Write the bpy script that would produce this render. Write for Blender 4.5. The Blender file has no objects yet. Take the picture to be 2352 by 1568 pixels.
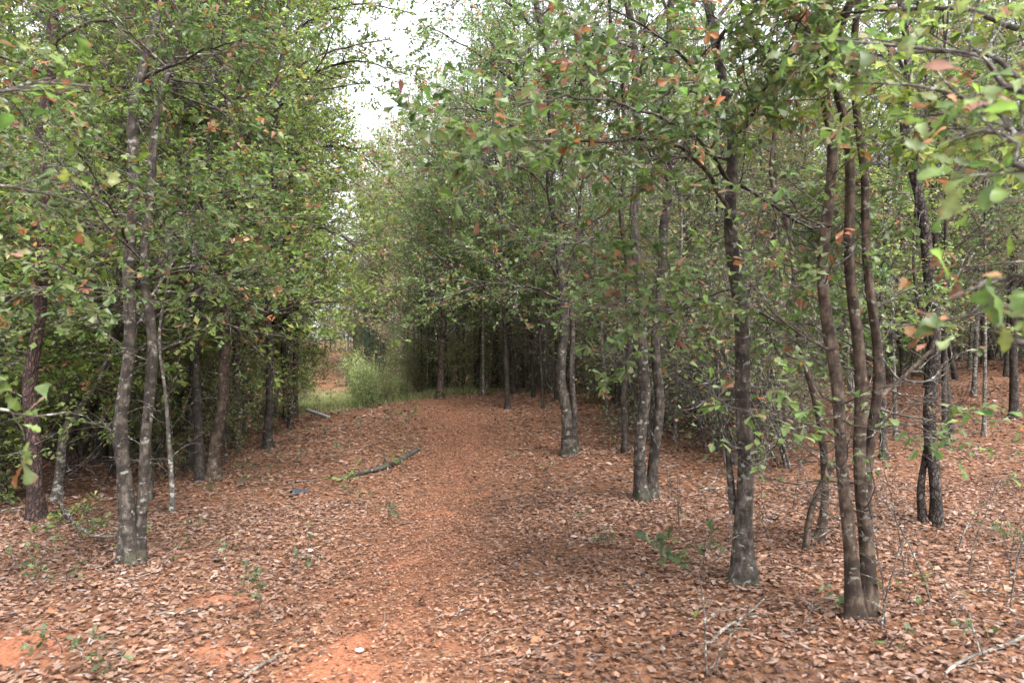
import bpy, math, random
import numpy as np

# ------------------------------------------------------------------ camera, sky, sun, exposure
scene = bpy.context.scene
C = scene.collection
CAM_Z, FOCAL, PITCH = 1.6, 26.0, 0.0141
cam_data = bpy.data.cameras.new('camera')
cam_data.lens = FOCAL
cam_data.sensor_width = 36.0
cam_data.clip_start = 0.05
cam_data.clip_end = 2000
cam_data.dof.use_dof = True
cam_data.dof.focus_distance = 8.5
cam_data.dof.aperture_fstop = 2.6
cam = bpy.data.objects.new('camera', cam_data)
C.objects.link(cam)
cam.location = (0, 0, CAM_Z)
cam.rotation_euler = (math.pi / 2 + PITCH, 0, 0)
scene.camera = cam

SUN_EL, SUN_ROT = math.radians(56), math.radians(148)
world = bpy.data.worlds.new('World')
scene.world = world
world.use_nodes = True
wt = world.node_tree
wt.nodes.clear()
w_out = wt.nodes.new('ShaderNodeOutputWorld')
w_bg = wt.nodes.new('ShaderNodeBackground')
w_hs = wt.nodes.new('ShaderNodeHueSaturation')
w_sky = wt.nodes.new('ShaderNodeTexSky')
w_sky.sky_type = 'NISHITA'
w_sky.sun_disc = False
w_sky.sun_elevation = SUN_EL
w_sky.sun_rotation = SUN_ROT
w_sky.air_density = 1.0
w_sky.dust_density = 3.0
w_sky.ozone_density = 1.0
w_hs.inputs['Saturation'].default_value = 0.22
w_bg.inputs['Strength'].default_value = 0.15
wt.links.new(w_sky.outputs[0], w_hs.inputs['Color'])
wt.links.new(w_hs.outputs[0], w_bg.inputs['Color'])
wt.links.new(w_bg.outputs[0], w_out.inputs['Surface'])

sun_data = bpy.data.lights.new('sun', 'SUN')
sun_data.energy = 1.5
sun_data.angle = math.radians(25)
sun_data.color = (1.0, 0.96, 0.9)
sun = bpy.data.objects.new('sun', sun_data)
C.objects.link(sun)
# direction of the sun in the sky: rotation measured like the sky texture (clockwise from +Y)
sd = (math.sin(SUN_ROT) * math.cos(SUN_EL), math.cos(SUN_ROT) * math.cos(SUN_EL), math.sin(SUN_EL))
from mathutils import Vector
sun.rotation_euler = Vector(sd).to_track_quat('Z', 'Y').to_euler()
sun.location = (0, -5, 30)

scene.view_settings.view_transform = 'Standard'
scene.view_settings.look = 'None'
scene.view_settings.gamma = 1.0
scene.view_settings.use_curve_mapping = False
scene.view_settings.exposure = 2.45
cy = scene.cycles
cy.max_bounces = 8
cy.diffuse_bounces = 4
cy.glossy_bounces = 2
cy.transmission_bounces = 4
cy.transparent_max_bounces = 8
cy.use_denoising = True

# ------------------------------------------------------------------ geometry of the view (pixels of a 2352 x 1568 copy of the photograph)
FP = FOCAL / 36.0 * 2352.0


def ray(px, py):
    u, v = (px - 1176.0) / FP, (784.0 - py) / FP
    cp, sp = math.cos(PITCH), math.sin(PITCH)
    d = np.array([u, cp - v * sp, sp + v * cp])
    return d / d[1]


def at(px, py, Y):
    return np.array([0, 0, CAM_Z]) + ray(px, py) * Y


def sstep(a, b, x):
    t = np.clip((np.asarray(x, float) - a) / (b - a), 0, 1)
    return t * t * (3 - 2 * t)


def wav(x, y, seed, scale):
    r = np.random.default_rng(seed)
    out = 0
    for i in range(5):
        a = r.uniform(0, 6.283)
        f = scale * r.uniform(.6, 1.7)
        out = out + np.sin((x * math.cos(a) + y * math.sin(a)) * f + r.uniform(0, 6.283))
    return out / 5.0


PATH_Y = np.array([-20, 0, 3.6, 8.4, 11, 14, 20, 25, 30, 36, 45, 70, 120.0])
PATH_X = np.array([-1.2, -.9, -.66, -.74, -.75, -1.1, -3.0, -5.2, -7.0, -8.9, -11.2, -17.5, -29.0])
OPEN_Y = np.array([0, 5, 8, 14, 20, 25, 35, 45, 90.0])
OPEN_C = np.array([-.2, -.4, -1.2, -1.6, -3.4, -5.5, -8.7, -11.2, -22.3])
OPEN_W = np.array([6, 3.4, 2.5, 2.3, 2.0, 2.2, 3.2, 3.2, 3.4])


def path_d(x, y):
    return np.abs(x - np.interp(y, PATH_Y, PATH_X))


def H(x, y):
    x = np.asarray(x, float)
    y = np.asarray(y, float)
    far = sstep(3, 15, y)
    tilt = .016 + .04 * far
    xr = np.clip(x, -14, 20)
    z = tilt * xr
    z = z + (.62 - .3 * (1 - sstep(-4.6, -1.6, x))) * sstep(7, 17, y) * (1 - sstep(19, 29, y) * (1 - sstep(1.0, 8.0, x)))
    z = z - 0.27 * sstep(20, 31, y) * (1 - sstep(-3.0, 5.0, x))
    z = z + .062 * np.maximum(y - 38, 0) * (1 - .6 * sstep(80, 140, y))
    z = z + .05 * wav(x, y, 3, .55) + .018 * wav(x, y, 4, 2.2)
    return z - 0.03 * np.exp(-(path_d(x, y) / .8) ** 2)


Z0 = float(H(0, 0))
_H = H


def H(x, y):
    return _H(x, y) - Z0


def hit(px, py):
    d = ray(px, py)
    ys = np.concatenate([np.arange(2, 40, .02), np.arange(40, 150, .1)])
    g = H(d[0] * ys, ys) - (CAM_Z + d[2] * ys)
    i = int(np.argmax(g > 0)) if (g > 0).any() else len(ys) - 1
    Y = ys[i]
    return np.array([d[0] * Y, Y, float(H(d[0] * Y, Y))])


FEET = [(hit(a, b), r) for a, b, r in ((85, 1195, .13), (308, 1296, .16), (128, 1150, .1), (492, 1100, .16), (615, 1030, .14), (166, 1085, .13), (1312, 1046, .2), (1436, 1040, .12),
                                       (1484, 1150, .17), (1708, 1336, .12), (1976, 1424, .13), (1880, 1243, .08), (2140, 1206, .15))]
_H2 = H


def H(x, y):   # soil and leaves bank up a little round each foot
    z = _H2(x, y)
    for b_, r in FEET:
        z = z + .035 * np.exp(-((x - b_[0]) ** 2 + (y - b_[1]) ** 2) / (2.2 * r) ** 2)
    return z


# ------------------------------------------------------------------ materials
def nn(t, kind, **kw):
    n = t.nodes.new(kind)
    for k, v in kw.items():
        if k in n.inputs:
            n.inputs[k].default_value = v
        else:
            setattr(n, k, v)
    return n


def new_mat(name):
    m = bpy.data.materials.new(name)
    m.use_nodes = True
    t = m.node_tree
    t.nodes.clear()
    out = t.nodes.new('ShaderNodeOutputMaterial')
    p = t.nodes.new('ShaderNodeBsdfPrincipled')
    t.links.new(p.outputs[0], out.inputs['Surface'])
    return m, t, p, out


def ramp(t, src, stops, interp='LINEAR'):
    r = t.nodes.new('ShaderNodeValToRGB')
    r.color_ramp.interpolation = interp
    e = r.color_ramp.elements
    while len(e) < len(stops):
        e.new(0.5)
    for i, (pos, col) in enumerate(stops):
        e[i].position = pos
        e[i].color = (*col, 1) if len(col) == 3 else col
    t.links.new(src, r.inputs['Fac'])
    return r


def mixc(t, fac, a, b, mode='MIX'):
    m = t.nodes.new('ShaderNodeMix')
    m.data_type = 'RGBA'
    m.blend_type = mode
    for sock, v in ((m.inputs[0], fac), (m.inputs[6], a), (m.inputs[7], b)):
        if isinstance(v, (int, float)):
            sock.default_value = v
        elif isinstance(v, tuple):
            sock.default_value = (*v, 1)
        else:
            t.links.new(v, sock)
    return m.outputs[2]


def mapping(t, scale):
    tc = t.nodes.new('ShaderNodeTexCoord')
    oi = t.nodes.new('ShaderNodeObjectInfo')
    mp = t.nodes.new('ShaderNodeMapping')
    mp.inputs['Scale'].default_value = scale
    mul = nn(t, 'ShaderNodeVectorMath', operation='SCALE')
    cmb = t.nodes.new('ShaderNodeCombineXYZ')
    t.links.new(oi.outputs['Random'], cmb.inputs[0])
    t.links.new(oi.outputs['Random'], cmb.inputs[1])
    t.links.new(cmb.outputs[0], mul.inputs[0])
    mul.inputs['Scale'].default_value = 13.0
    t.links.new(mul.outputs[0], mp.inputs['Location'])
    t.links.new(tc.outputs['Object'], mp.inputs['Vector'])
    return mp.outputs[0]


def noise(t, vec, scale, detail=4, rough=.55):
    n = nn(t, 'ShaderNodeTexNoise', Scale=scale, Detail=detail, Roughness=rough)
    t.links.new(vec, n.inputs['Vector'])
    return n.outputs['Fac']


def bark_mat(name, dark, mid, pale, lichen, lichen_amt, zscale=.35, plates=False, bump=.5, moss=0.0, foot=False):
    m, t, p, out = new_mat(name)
    v = mapping(t, (1, 1, zscale))
    v1 = mapping(t, (1, 1, 1))
    fis = noise(t, v, 38, 5, .65)
    if plates:
        vo = nn(t, 'ShaderNodeTexVoronoi', Scale=30.0, feature='DISTANCE_TO_EDGE')
        wob = noise(t, v1, 9, 3)
        add = nn(t, 'ShaderNodeVectorMath', operation='ADD')
        cm = t.nodes.new('ShaderNodeCombineXYZ')
        t.links.new(wob, cm.inputs[0])
        t.links.new(wob, cm.inputs[2])
        sc = nn(t, 'ShaderNodeVectorMath', operation='SCALE', Scale=.12)
        t.links.new(cm.outputs[0], sc.inputs[0])
        t.links.new(v, add.inputs[0])
        t.links.new(sc.outputs[0], add.inputs[1])
        t.links.new(add.outputs[0], vo.inputs['Vector'])
        pl = ramp(t, vo.outputs['Distance'], [(0.0, (0, 0, 0)), (.16, (1, 1, 1))]).outputs[0]
        hgt = mixc(t, .45, pl, fis)
        base = mixc(t, pl, dark, ramp(t, fis, [(.3, dark), (.5, mid), (.72, pale)]).outputs[0])
    else:
        hgt = fis
        base = ramp(t, fis, [(.3, dark), (.48, mid), (.68, pale)]).outputs[0]
    blot = noise(t, mapping(t, (1, 1, 1.7)), 8.5, 5, .6)
    base = mixc(t, ramp(t, blot, [(.42, (.85, .85, .85)), (.56, (0, 0, 0))]).outputs[0], base, dark)
    # pale crustose lichen in blotches of its own outline
    ln = noise(t, mapping(t, (1, 1, 1.5)), 15, 6, .6)
    lm = ramp(t, ln, [(.60 - lichen_amt, (0, 0, 0)), (.64 - lichen_amt, (1, 1, 1))]).outputs[0]
    base = mixc(t, lm, base, lichen)
    if moss:
        mn = noise(t, v1, 5.5, 5, .7)
        mm = ramp(t, mn, [(.62 - moss, (0, 0, 0)), (.75 - moss, (1, 1, 1))]).outputs[0]
        base = mixc(t, mm, base, (.045, .06, .022))
    if foot:   # moss creeping up from the soil
        tc = t.nodes.new('ShaderNodeTexCoord')
        sx = t.nodes.new('ShaderNodeSeparateXYZ')
        t.links.new(tc.outputs['Object'], sx.inputs[0])
        ma = nn(t, 'ShaderNodeMath', operation='MULTIPLY_ADD')
        t.links.new(sx.outputs[2], ma.inputs[0])
        ma.inputs[1].default_value = -.9
        t.links.new(noise(t, v1, 9, 5, .7), ma.inputs[2])
        fm = ramp(t, ma.outputs[0], [(.44, (0, 0, 0)), (.58, (.75, .75, .75))]).outputs[0]
        base = mixc(t, fm, base, (.035, .042, .018))
    t.links.new(base, p.inputs['Base Color'])
    p.inputs['Roughness'].default_value = .88
    p.inputs['Specular IOR Level'].default_value = .25
    b = nn(t, 'ShaderNodeBump', Strength=bump, Distance=.02)
    t.links.new(hgt, b.inputs['Height'])
    t.links.new(b.outputs[0], p.inputs['Normal'])
    return m


M = {}
M['oak'] = bark_mat('oak_bark', (.013, .01, .008), (.046, .036, .029), (.105, .09, .075), (.15, .148, .13), .005, foot=True)
M['oak_brown'] = bark_mat('brown_oak_bark', (.018, .012, .009), (.058, .04, .029), (.115, .085, .064), (.15, .145, .12), .0)
M['pale'] = bark_mat('pale_bark', (.035, .03, .025), (.09, .078, .066), (.15, .135, .115), (.24, .24, .215), .04)
M['pine'] = bark_mat('pine_bark', (.02, .012, .011), (.07, .04, .035), (.13, .085, .074), (.2, .19, .17), -.06, .4, True, .9)
M['rough'] = bark_mat('blocky_bark', (.014, .010, .009), (.06, .047, .04), (.115, .095, .08), (.3, .32, .29), -.07, .5, True, 1.0)
M['dark'] = bark_mat('dark_bark', (.012, .009, .008), (.035, .027, .022), (.075, .062, .053), (.2, .2, .18), -.04)
M['mossy'] = bark_mat('mossy_log_bark', (.018, .015, .013), (.05, .043, .04), (.11, .1, .095), (.22, .23, .2), -.02, .4, False, .6, .1)
M['stick'] = bark_mat('stick_bark', (.06, .05, .042), (.15, .13, .112), (.24, .22, .195), (.3, .31, .28), .03)
M['twig'] = bark_mat('twig_bark', (.032, .026, .022), (.075, .064, .056), (.15, .135, .12), (.26, .26, .235), .02, 1)


def leaf_mat(name, trans=.4, rough=.5, spec=.5, var=.25):
    m, t, p, out = new_mat(name)
    a = nn(t, 'ShaderNodeAttribute', attribute_name='tint')
    oi = t.nodes.new('ShaderNodeObjectInfo')
    hs = t.nodes.new('ShaderNodeHueSaturation')
    mr = nn(t, 'ShaderNodeMapRange')
    mr.inputs['To Min'].default_value = 1 - var
    mr.inputs['To Max'].default_value = 1 + var
    t.links.new(oi.outputs['Random'], mr.inputs['Value'])
    t.links.new(mr.outputs[0], hs.inputs['Value'])
    t.links.new(a.outputs['Color'], hs.inputs['Color'])
    t.links.new(hs.outputs[0], p.inputs['Base Color'])
    p.inputs['Roughness'].default_value = rough
    p.inputs['Specular IOR Level'].default_value = spec
    if trans:
        tr = t.nodes.new('ShaderNodeBsdfTranslucent')
        h2 = t.nodes.new('ShaderNodeHueSaturation')
        h2.inputs['Value'].default_value = 1.35
        h2.inputs['Saturation'].default_value = 1.08
        t.links.new(hs.outputs[0], h2.inputs['Color'])
        t.links.new(h2.outputs[0], tr.inputs['Color'])
        mx = nn(t, 'ShaderNodeMixShader', Fac=trans)
        t.links.new(p.outputs[0], mx.inputs[1])
        t.links.new(tr.outputs[0], mx.inputs[2])
        t.links.new(mx.outputs[0], out.inputs['Surface'])
    return m


M['leaf'] = leaf_mat('oak_leaf', .56, .46, .5)
M['litter'] = leaf_mat('dry_leaf', .12, .8, .2, .0)
M['dryone'] = leaf_mat('single_dry_leaf', .12, .75, .25, .35)
M['grass'] = leaf_mat('grass_blade', .3, .6, .3, 0)


def ground_mat():
    m, t, p, out = new_mat('forest_soil')
    tc = t.nodes.new('ShaderNodeTexCoord')
    v = tc.outputs['Object']
    n1 = noise(t, v, 2.3, 8, .65)
    n2 = noise(t, v, 19, 6, .7)
    n3 = noise(t, v, 60, 4, .7)
    soil = ramp(t, n2, [(.3, (.035, .016, .009)), (.5, (.12, .055, .03)), (.7, (.23, .115, .065))]).outputs[0]
    clay = ramp(t, n3, [(.28, (.12, .042, .021)), (.5, (.23, .088, .046)), (.75, (.31, .145, .088))]).outputs[0]
    turf = ramp(t, n2, [(.3, (.07, .075, .03)), (.5, (.16, .17, .075)), (.7, (.3, .27, .15))]).outputs[0]
    a = nn(t, 'ShaderNodeAttribute', attribute_name='cover')
    sep = t.nodes.new('ShaderNodeSeparateColor')
    t.links.new(a.outputs['Color'], sep.inputs[0])
    add = nn(t, 'ShaderNodeMath', operation='ADD')
    sub = nn(t, 'ShaderNodeMath', operation='MULTIPLY_ADD')
    t.links.new(n1, sub.inputs[0])
    sub.inputs[1].default_value = .9
    sub.inputs[2].default_value = -.45
    t.links.new(sep.outputs[0], add.inputs[0])
    t.links.new(sub.outputs[0], add.inputs[1])
    cl = ramp(t, add.outputs[0], [(.15, (0, 0, 0)), (.55, (1, 1, 1))]).outputs[0]
    col = mixc(t, cl, soil, clay)
    col = mixc(t, sep.outputs[1], col, turf)
    t.links.new(col, p.inputs['Base Color'])
    p.inputs['Roughness'].default_value = .95
    p.inputs['Specular IOR Level'].default_value = .2
    hm = mixc(t, .4, n2, n3)
    b = nn(t, 'ShaderNodeBump', Strength=.8, Distance=.03)
    t.links.new(hm, b.inputs['Height'])
    t.links.new(b.outputs[0], p.inputs['Normal'])
    return m


M['ground'] = ground_mat()


def plain_mat(name, c1, c2, scale, rough, bump=.3, stretch=(1, 1, 1)):
    m, t, p, out = new_mat(name)
    n = noise(t, mapping(t, stretch), scale, 6, .65)
    t.links.new(ramp(t, n, [(.3, c1), (.7, c2)]).outputs[0], p.inputs['Base Color'])
    p.inputs['Roughness'].default_value = rough
    b = nn(t, 'ShaderNodeBump', Strength=bump, Distance=.01)
    t.links.new(n, b.inputs['Height'])
    t.links.new(b.outputs[0], p.inputs['Normal'])
    return m


M['plank'] = plain_mat('weathered_wood', (.11, .11, .105), (.24, .24, .235), 14, .8, .4, (1, 6, 6))
M['cloth'] = plain_mat('dark_blue_cloth', (.012, .014, .022), (.03, .034, .05), 20, .75)
M['stone'] = plain_mat('white_quartz', (.4, .38, .36), (.7, .68, .66), 30, .6)
M['cut'] = plain_mat('cut_wood', (.16, .11, .075), (.34, .25, .18), 40, .8)


# ------------------------------------------------------------------ mesh building
class MB:
    """Collects vertices, faces, a colour and a material index, and links them as one mesh object."""

    def __init__(self):
        self.v, self.f, self.c, self.n = [], [], [], 0

    def add(self, v, faces, col=(1, 1, 1), mi=0, smooth=True):
        v = np.asarray(v, np.float32).reshape(-1, 3)
        faces = np.asarray(faces, np.int64)
        col = np.asarray(col, np.float32)
        if col.ndim == 1:
            col = np.broadcast_to(col, (len(v), 3))
        self.v.append(v)
        self.c.append(col)
        self.f.append((faces + self.n, mi, smooth))
        self.n += len(v)

    def mesh(self, name, mats):
        me = bpy.data.meshes.new(name)
        v = np.concatenate(self.v)
        me.vertices.add(len(v))
        me.vertices.foreach_set('co', v.ravel())
        nl = sum(f.size for f, _, _ in self.f)
        nf = sum(len(f) for f, _, _ in self.f)
        me.loops.add(nl)
        me.polygons.add(nf)
        me.loops.foreach_set('vertex_index', np.concatenate([f.ravel() for f, _, _ in self.f]).astype(np.int32))
        tot = np.concatenate([np.full(len(f), f.shape[1]) for f, _, _ in self.f]).astype(np.int32)
        me.polygons.foreach_set('loop_start', np.concatenate([[0], np.cumsum(tot)[:-1]]).astype(np.int32))
        me.polygons.foreach_set('material_index', np.concatenate([np.full(len(f), mi) for f, mi, _ in self.f]).astype(np.int32))
        me.polygons.foreach_set('use_smooth', np.concatenate([np.full(len(f), s) for f, _, s in self.f]).astype(bool))
        at_ = me.attributes.new('tint', 'FLOAT_COLOR', 'POINT')
        c = np.ones((len(v), 4), np.float32)
        c[:, :3] = np.concatenate(self.c)
        at_.data.foreach_set('color', c.ravel())
        me.update(calc_edges=True)
        for m in mats:
            me.materials.append(M[m])
        return me

    def build(self, name, mats, parent=None):
        o = bpy.data.objects.new(name, self.mesh(name, mats))
        C.objects.link(o)
        if parent:
            o.parent = parent
        return o


def tag(o, label=None, cat=None, group=None, kind=None):
    for k, v in (('label', label), ('category', cat), ('group', group), ('kind', kind)):
        if v:
            o[k] = v
    return o


def empty(name, loc=(0, 0, 0), rz=0.0):
    o = bpy.data.objects.new(name, None)
    C.objects.link(o)
    o.empty_display_size = .3
    o.location = loc
    o.rotation_euler = (0, 0, rz)
    return o


def copy_tree(o, parent=None):
    c = o.copy()
    C.objects.link(c)
    c.parent = parent
    for ch in list(o.children):
        copy_tree(ch, c)
    return c


def nrm(a):
    return a / np.maximum(np.linalg.norm(a, axis=-1, keepdims=True), 1e-9)


def tubes(mb, P, R, sides, mi=0, rough=None, col=(1, 1, 1)):
    """n paths of k points each as tubes; rough(angle, arc) scales the radius."""
    P = np.asarray(P, float)
    R = np.asarray(R, float)
    if P.ndim == 2:
        P, R = P[None], R[None]
    n, k = P.shape[:2]
    T = nrm(np.gradient(P, axis=1))
    mean = nrm(P[:, -1] - P[:, 0] + 1e-6)
    ref = np.where(np.abs(mean[:, 2:3]) > .8, np.array([[1., 0, 0]]), np.array([[0, 0, 1.]]))[:, None]
    e1 = nrm(np.cross(T, np.broadcast_to(ref, T.shape)))
    e2 = np.cross(T, e1)
    a = np.arange(sides) / sides * 2 * math.pi
    RR = R[:, :, None] * np.ones(sides)
    if rough is not None:
        arc = np.concatenate([np.zeros((n, 1)), np.cumsum(np.linalg.norm(np.diff(P, axis=1), axis=2), 1)], 1)
        RR = RR * rough(a[None, None, :], arc[:, :, None])
    V = P[:, :, None] + RR[..., None] * (np.cos(a)[:, None] * e1[:, :, None] + np.sin(a)[:, None] * e2[:, :, None])
    idx = np.arange(n * k * sides).reshape(n, k, sides)
    i0 = idx[:, :-1]
    i1 = idx[:, 1:]
    F = np.stack([i0, np.roll(i0, -1, 2), np.roll(i1, -1, 2), i1], -1).reshape(-1, 4)
    mb.add(V, F, col, mi)
    if sides <= 8:
        pass


def spline(pts, rad, step):
    """Catmull-Rom through the points, resampled."""
    p = np.asarray(pts, float)
    r = np.asarray(rad, float)
    q = np.vstack([2 * p[0] - p[1], p, 2 * p[-1] - p[-2]])
    out, rr = [], []
    for i in range(len(p) - 1):
        n = max(2, int(np.linalg.norm(p[i + 1] - p[i]) / step))
        t = (np.arange(n) / n)[:, None]
        a, b, c, d = q[i], q[i + 1], q[i + 2], q[i + 3]
        out.append(.5 * ((2 * b) + (-a + c) * t + (2 * a - 5 * b + 4 * c - d) * t * t + (-a + 3 * b - 3 * c + d) * t ** 3))
        rr.append(r[i] + (r[i + 1] - r[i]) * t[:, 0])
    out.append(p[-1:])
    rr.append(r[-1:])
    return np.concatenate(out), np.concatenate(rr)


def bark_rough(seed, amp=.06):
    r = np.random.default_rng(seed)
    W = [(r.integers(1, 6), r.uniform(.8, 9), r.uniform(0, 6.28), r.uniform(.4, 1)) for _ in range(9)]

    def f(a, s):
        o = 0
        for k, fr, ph, am in W:
            o = o + am * np.sin(k * a + fr * s + ph)
        return 1 + amp * o / 2.2 + .16 * np.exp(-s / .13) * np.cos(4 * a + W[0][2]) + .1 * np.exp(-s / .16) * np.cos(3 * a + W[1][2])
    return f


def spawn(rng, P, R, cnt, t0, t1, L, ang, k, up, jit, flat, taper=.5, rmax=.02, rs=.55):
    n, kp = P.shape[:2]
    pi = np.repeat(np.arange(n), cnt)
    m = len(pi)
    t = rng.uniform(t0, t1, m)
    f = t * (kp - 1)
    i = np.minimum(f.astype(int), kp - 2)
    w = (f - i)[:, None]
    S = P[pi, i] * (1 - w) + P[pi, i + 1] * w
    T = nrm(P[pi, i + 1] - P[pi, i])
    r0 = R[pi, i] * (1 - w[:, 0]) + R[pi, i + 1] * w[:, 0]
    q = rng.normal(size=(m, 3))
    q[:, 2] *= (1 - flat)
    q = nrm(q - (q * T).sum(1, keepdims=True) * T)
    an = np.radians(rng.normal(ang, 11, m))[:, None]
    D = nrm(np.cos(an) * T + np.sin(an) * q)
    ln = L * rng.uniform(.55, 1.25, m) * (1 - taper * t)
    st = (ln / (k - 1))[:, None]
    pts = [S]
    for j in range(k - 1):
        pts.append(pts[-1] + D * st)
        D = nrm(D + rng.normal(0, jit, (m, 3)) + np.array([0, 0, up]))
    rb = np.minimum(r0 * rs, rmax)
    rad = rb[:, None] * np.linspace(1, .3, k)
    return np.stack(pts, 1), rad


LEAF6 = (np.array([[0, 0, 0], [.55, 0, -.03], [1, 0, -.12], [.36, .13, .05], [.82, .27, .04], [.36, -.13, .05], [.82, -.27, .04]], float),
         np.array([[0, 1, 3], [1, 4, 3], [1, 2, 4], [0, 5, 1], [5, 6, 1], [1, 6, 2]]))
LEAF2 = (np.array([[0, 0, 0], [.6, .3, .07], [1, 0, -.05], [.6, -.3, .07]], float), np.array([[0, 2, 1], [0, 3, 2]]))
LITTER = (np.array([[-.5, 0, .02], [.05, .25, .0], [.5, .04, .03], [0, -.25, .01], [.02, 0, .1]], float),
          np.array([[0, 3, 4], [3, 2, 4], [2, 1, 4], [1, 0, 4]]))


def put_leaves(mb, rng, pos, D, N, size, col, tmpl=LEAF6, mi=0, curl=(.6, 1.5)):
    n = len(pos)
    D = nrm(D)
    N = nrm(N - (N * D).sum(1, keepdims=True) * D)
    B = np.cross(N, D)
    tv, tf = tmpl
    sz = np.asarray(size).reshape(-1, 1, 1) * np.ones((n, 1, 1))
    wd = rng.uniform(.75, 1.3, (n, 1, 1))
    cu = rng.uniform(curl[0], curl[1], (n, 1, 1))
    V = pos[:, None] + sz * (tv[None, :, 0:1] * D[:, None] + wd * tv[None, :, 1:2] * B[:, None] + cu * tv[None, :, 2:3] * N[:, None])
    F = (tf[None] + (np.arange(n) * len(tv))[:, None, None]).reshape(-1, tf.shape[1])
    mb.add(V, F, np.repeat(col, len(tv), 0), mi, False)


GREENS = {
    'spring': [((.128, .175, .042), 5), ((.096, .142, .036), 4), ((.17, .21, .07), 4), ((.066, .1, .03), 2), ((.2, .2, .075), 1.4), ((.19, .085, .04), .35), ((.17, .1, .06), .5)],
    'oak': [((.09, .14, .042), 5), ((.065, .105, .034), 4), ((.125, .17, .065), 3.5), ((.17, .2, .11), 2.0), ((.2, .085, .04), .45), ((.18, .1, .065), .7)],
    'dark': [((.045, .075, .03), 5), ((.06, .09, .035), 4), ((.09, .115, .05), 3), ((.16, .085, .05), .9), ((.13, .13, .07), 1.5)],
    'olive': [((.105, .13, .048), 4), ((.085, .115, .04), 4), ((.15, .16, .078), 3), ((.2, .15, .1), 1.4), ((.22, .1, .055), 1.0)],
    'tan': [((.22, .19, .12), 4), ((.16, .15, .085), 4), ((.27, .2, .14), 2), ((.11, .12, .05), 2)],
    'blue': [((.045, .095, .055), 4), ((.07, .13, .075), 3), ((.035, .07, .035), 3)],
    'pinkish': [((.17, .22, .08), 4), ((.27, .29, .16), 3), ((.12, .18, .055), 3), ((.3, .27, .18), 1.0)],
    'dry': [((.3, .15, .085), 4), ((.22, .1, .055), 3), ((.38, .22, .14), 2), ((.15, .07, .04), 1.5)],
}


def pal(rng, n, name, red=1.0):
    cols = np.array([c for c, _ in GREENS[name]])
    w = np.array([wt_ for _, wt_ in GREENS[name]], float)
    red_ = cols[:, 0] > cols[:, 1] * 1.3
    w = np.where(red_, w * red, w)
    c = cols[rng.choice(len(cols), n, p=w / w.sum())]
    return np.clip(1.25 * c * rng.uniform(.72, 1.3, (n, 1)) * rng.uniform(.9, 1.1, (n, 3)), 0, .8)


def leaves_on(mb, rng, P, per, size, palette, tmpl, t0=.25, mi=1, updown=.55, red=1.0, patch=True):
    n, k = P.shape[:2]
    pi = np.repeat(np.arange(n), per)
    m = len(pi)
    t = t0 + (1 - t0) * rng.uniform(0, 1, m) ** .7
    f = t * (k - 1)
    i = np.minimum(f.astype(int), k - 2)
    w = (f - i)[:, None]
    S = P[pi, i] * (1 - w) + P[pi, i + 1] * w
    T = nrm(P[pi, i + 1] - P[pi, i])
    D = nrm(T * .7 + rng.normal(size=(m, 3)) * np.array([.8, .8, .5]) + np.array([0, 0, -.12]))
    N = np.array([0, 0, 1.0]) + rng.normal(size=(m, 3)) * updown
    col = pal(rng, m, palette, red)
    if patch:   # whole twigs turn at once
        tw = rng.uniform(0, 1, n)[pi]
        brown = tw > .985
        col[brown] = pal(rng, int(brown.sum()), 'dry') if brown.any() else col[brown]
        col = col * (rng.uniform(.8, 1.2, n)[pi])[:, None]
    put_leaves(mb, rng, S, D, N, size * rng.uniform(.6, 1.25, m), col, tmpl, mi)


def crown_mesh(mb, rng, stems, n1, t0, t1, L1, ang1=62, up1=.03, n2=7, L2=.8, n3=5, L3=.3, per=8, size=.075, palette='oak',
               tmpl=LEAF6, flat=.7, taper=.45, red=1.0, r1=.02, extra=None, twig_sides=3, bare=0.0):
    """branches, twigs and leaves over the given stems (list of (P, R) arrays)."""
    lev1 = []
    for P, R in stems:
        k = 24
        ii = np.linspace(0, len(P) - 1, k).astype(int)
        lev1.append(spawn(rng, P[ii][None], R[ii][None], n1, t0, t1, L1, ang1, 9, up1, .13, .15, taper, r1, .6))
    if extra:
        extra = extra * 2
        lev1 += extra
    P1 = np.concatenate([p for p, _ in lev1])
    R1 = np.concatenate([r for _, r in lev1])
    own = sum(len(p) for p, _ in lev1) - (sum(len(p) for p, _ in extra) if extra else 0)
    tubes(mb, P1[:own], R1[:own], 5, 0)
    P2, R2 = spawn(rng, P1, R1, n2, .18, 1, L2, 48, 6, .015, .16, flat, .35, .011, .6)
    tubes(mb, P2, R2, twig_sides, 0)
    P3, R3 = spawn(rng, P2, R2, n3, .2, 1, L3, 45, 3, .0, .2, flat * .7, .2, .004, .6)
    tubes(mb, P3, R3, 3, 0)
    if bare:
        P3 = P3[rng.uniform(0, 1, len(P3)) > bare]
    if per:
        leaves_on(mb, rng, P3, per, size, palette, tmpl, red=red)


def flare(P, R, amt=.6, h=.2):
    amt = amt * 1.5
    s = np.concatenate([[0], np.cumsum(np.linalg.norm(np.diff(P, axis=0), axis=1))])
    return R * (1 + amt * np.exp(-s / h))


# ------------------------------------------------------------------ ground
def axis(lo, hi, fine, c, growth):
    out, x, s = [c], c, fine
    while x < hi:
        s *= growth if x > c + 6 else 1.0
        x += s
        out.append(x)
    x, s = c, fine
    while x > lo:
        s *= growth if x < c - 6 else 1.0
        x -= s
        out.append(x)
    return np.array(sorted(out))


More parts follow.
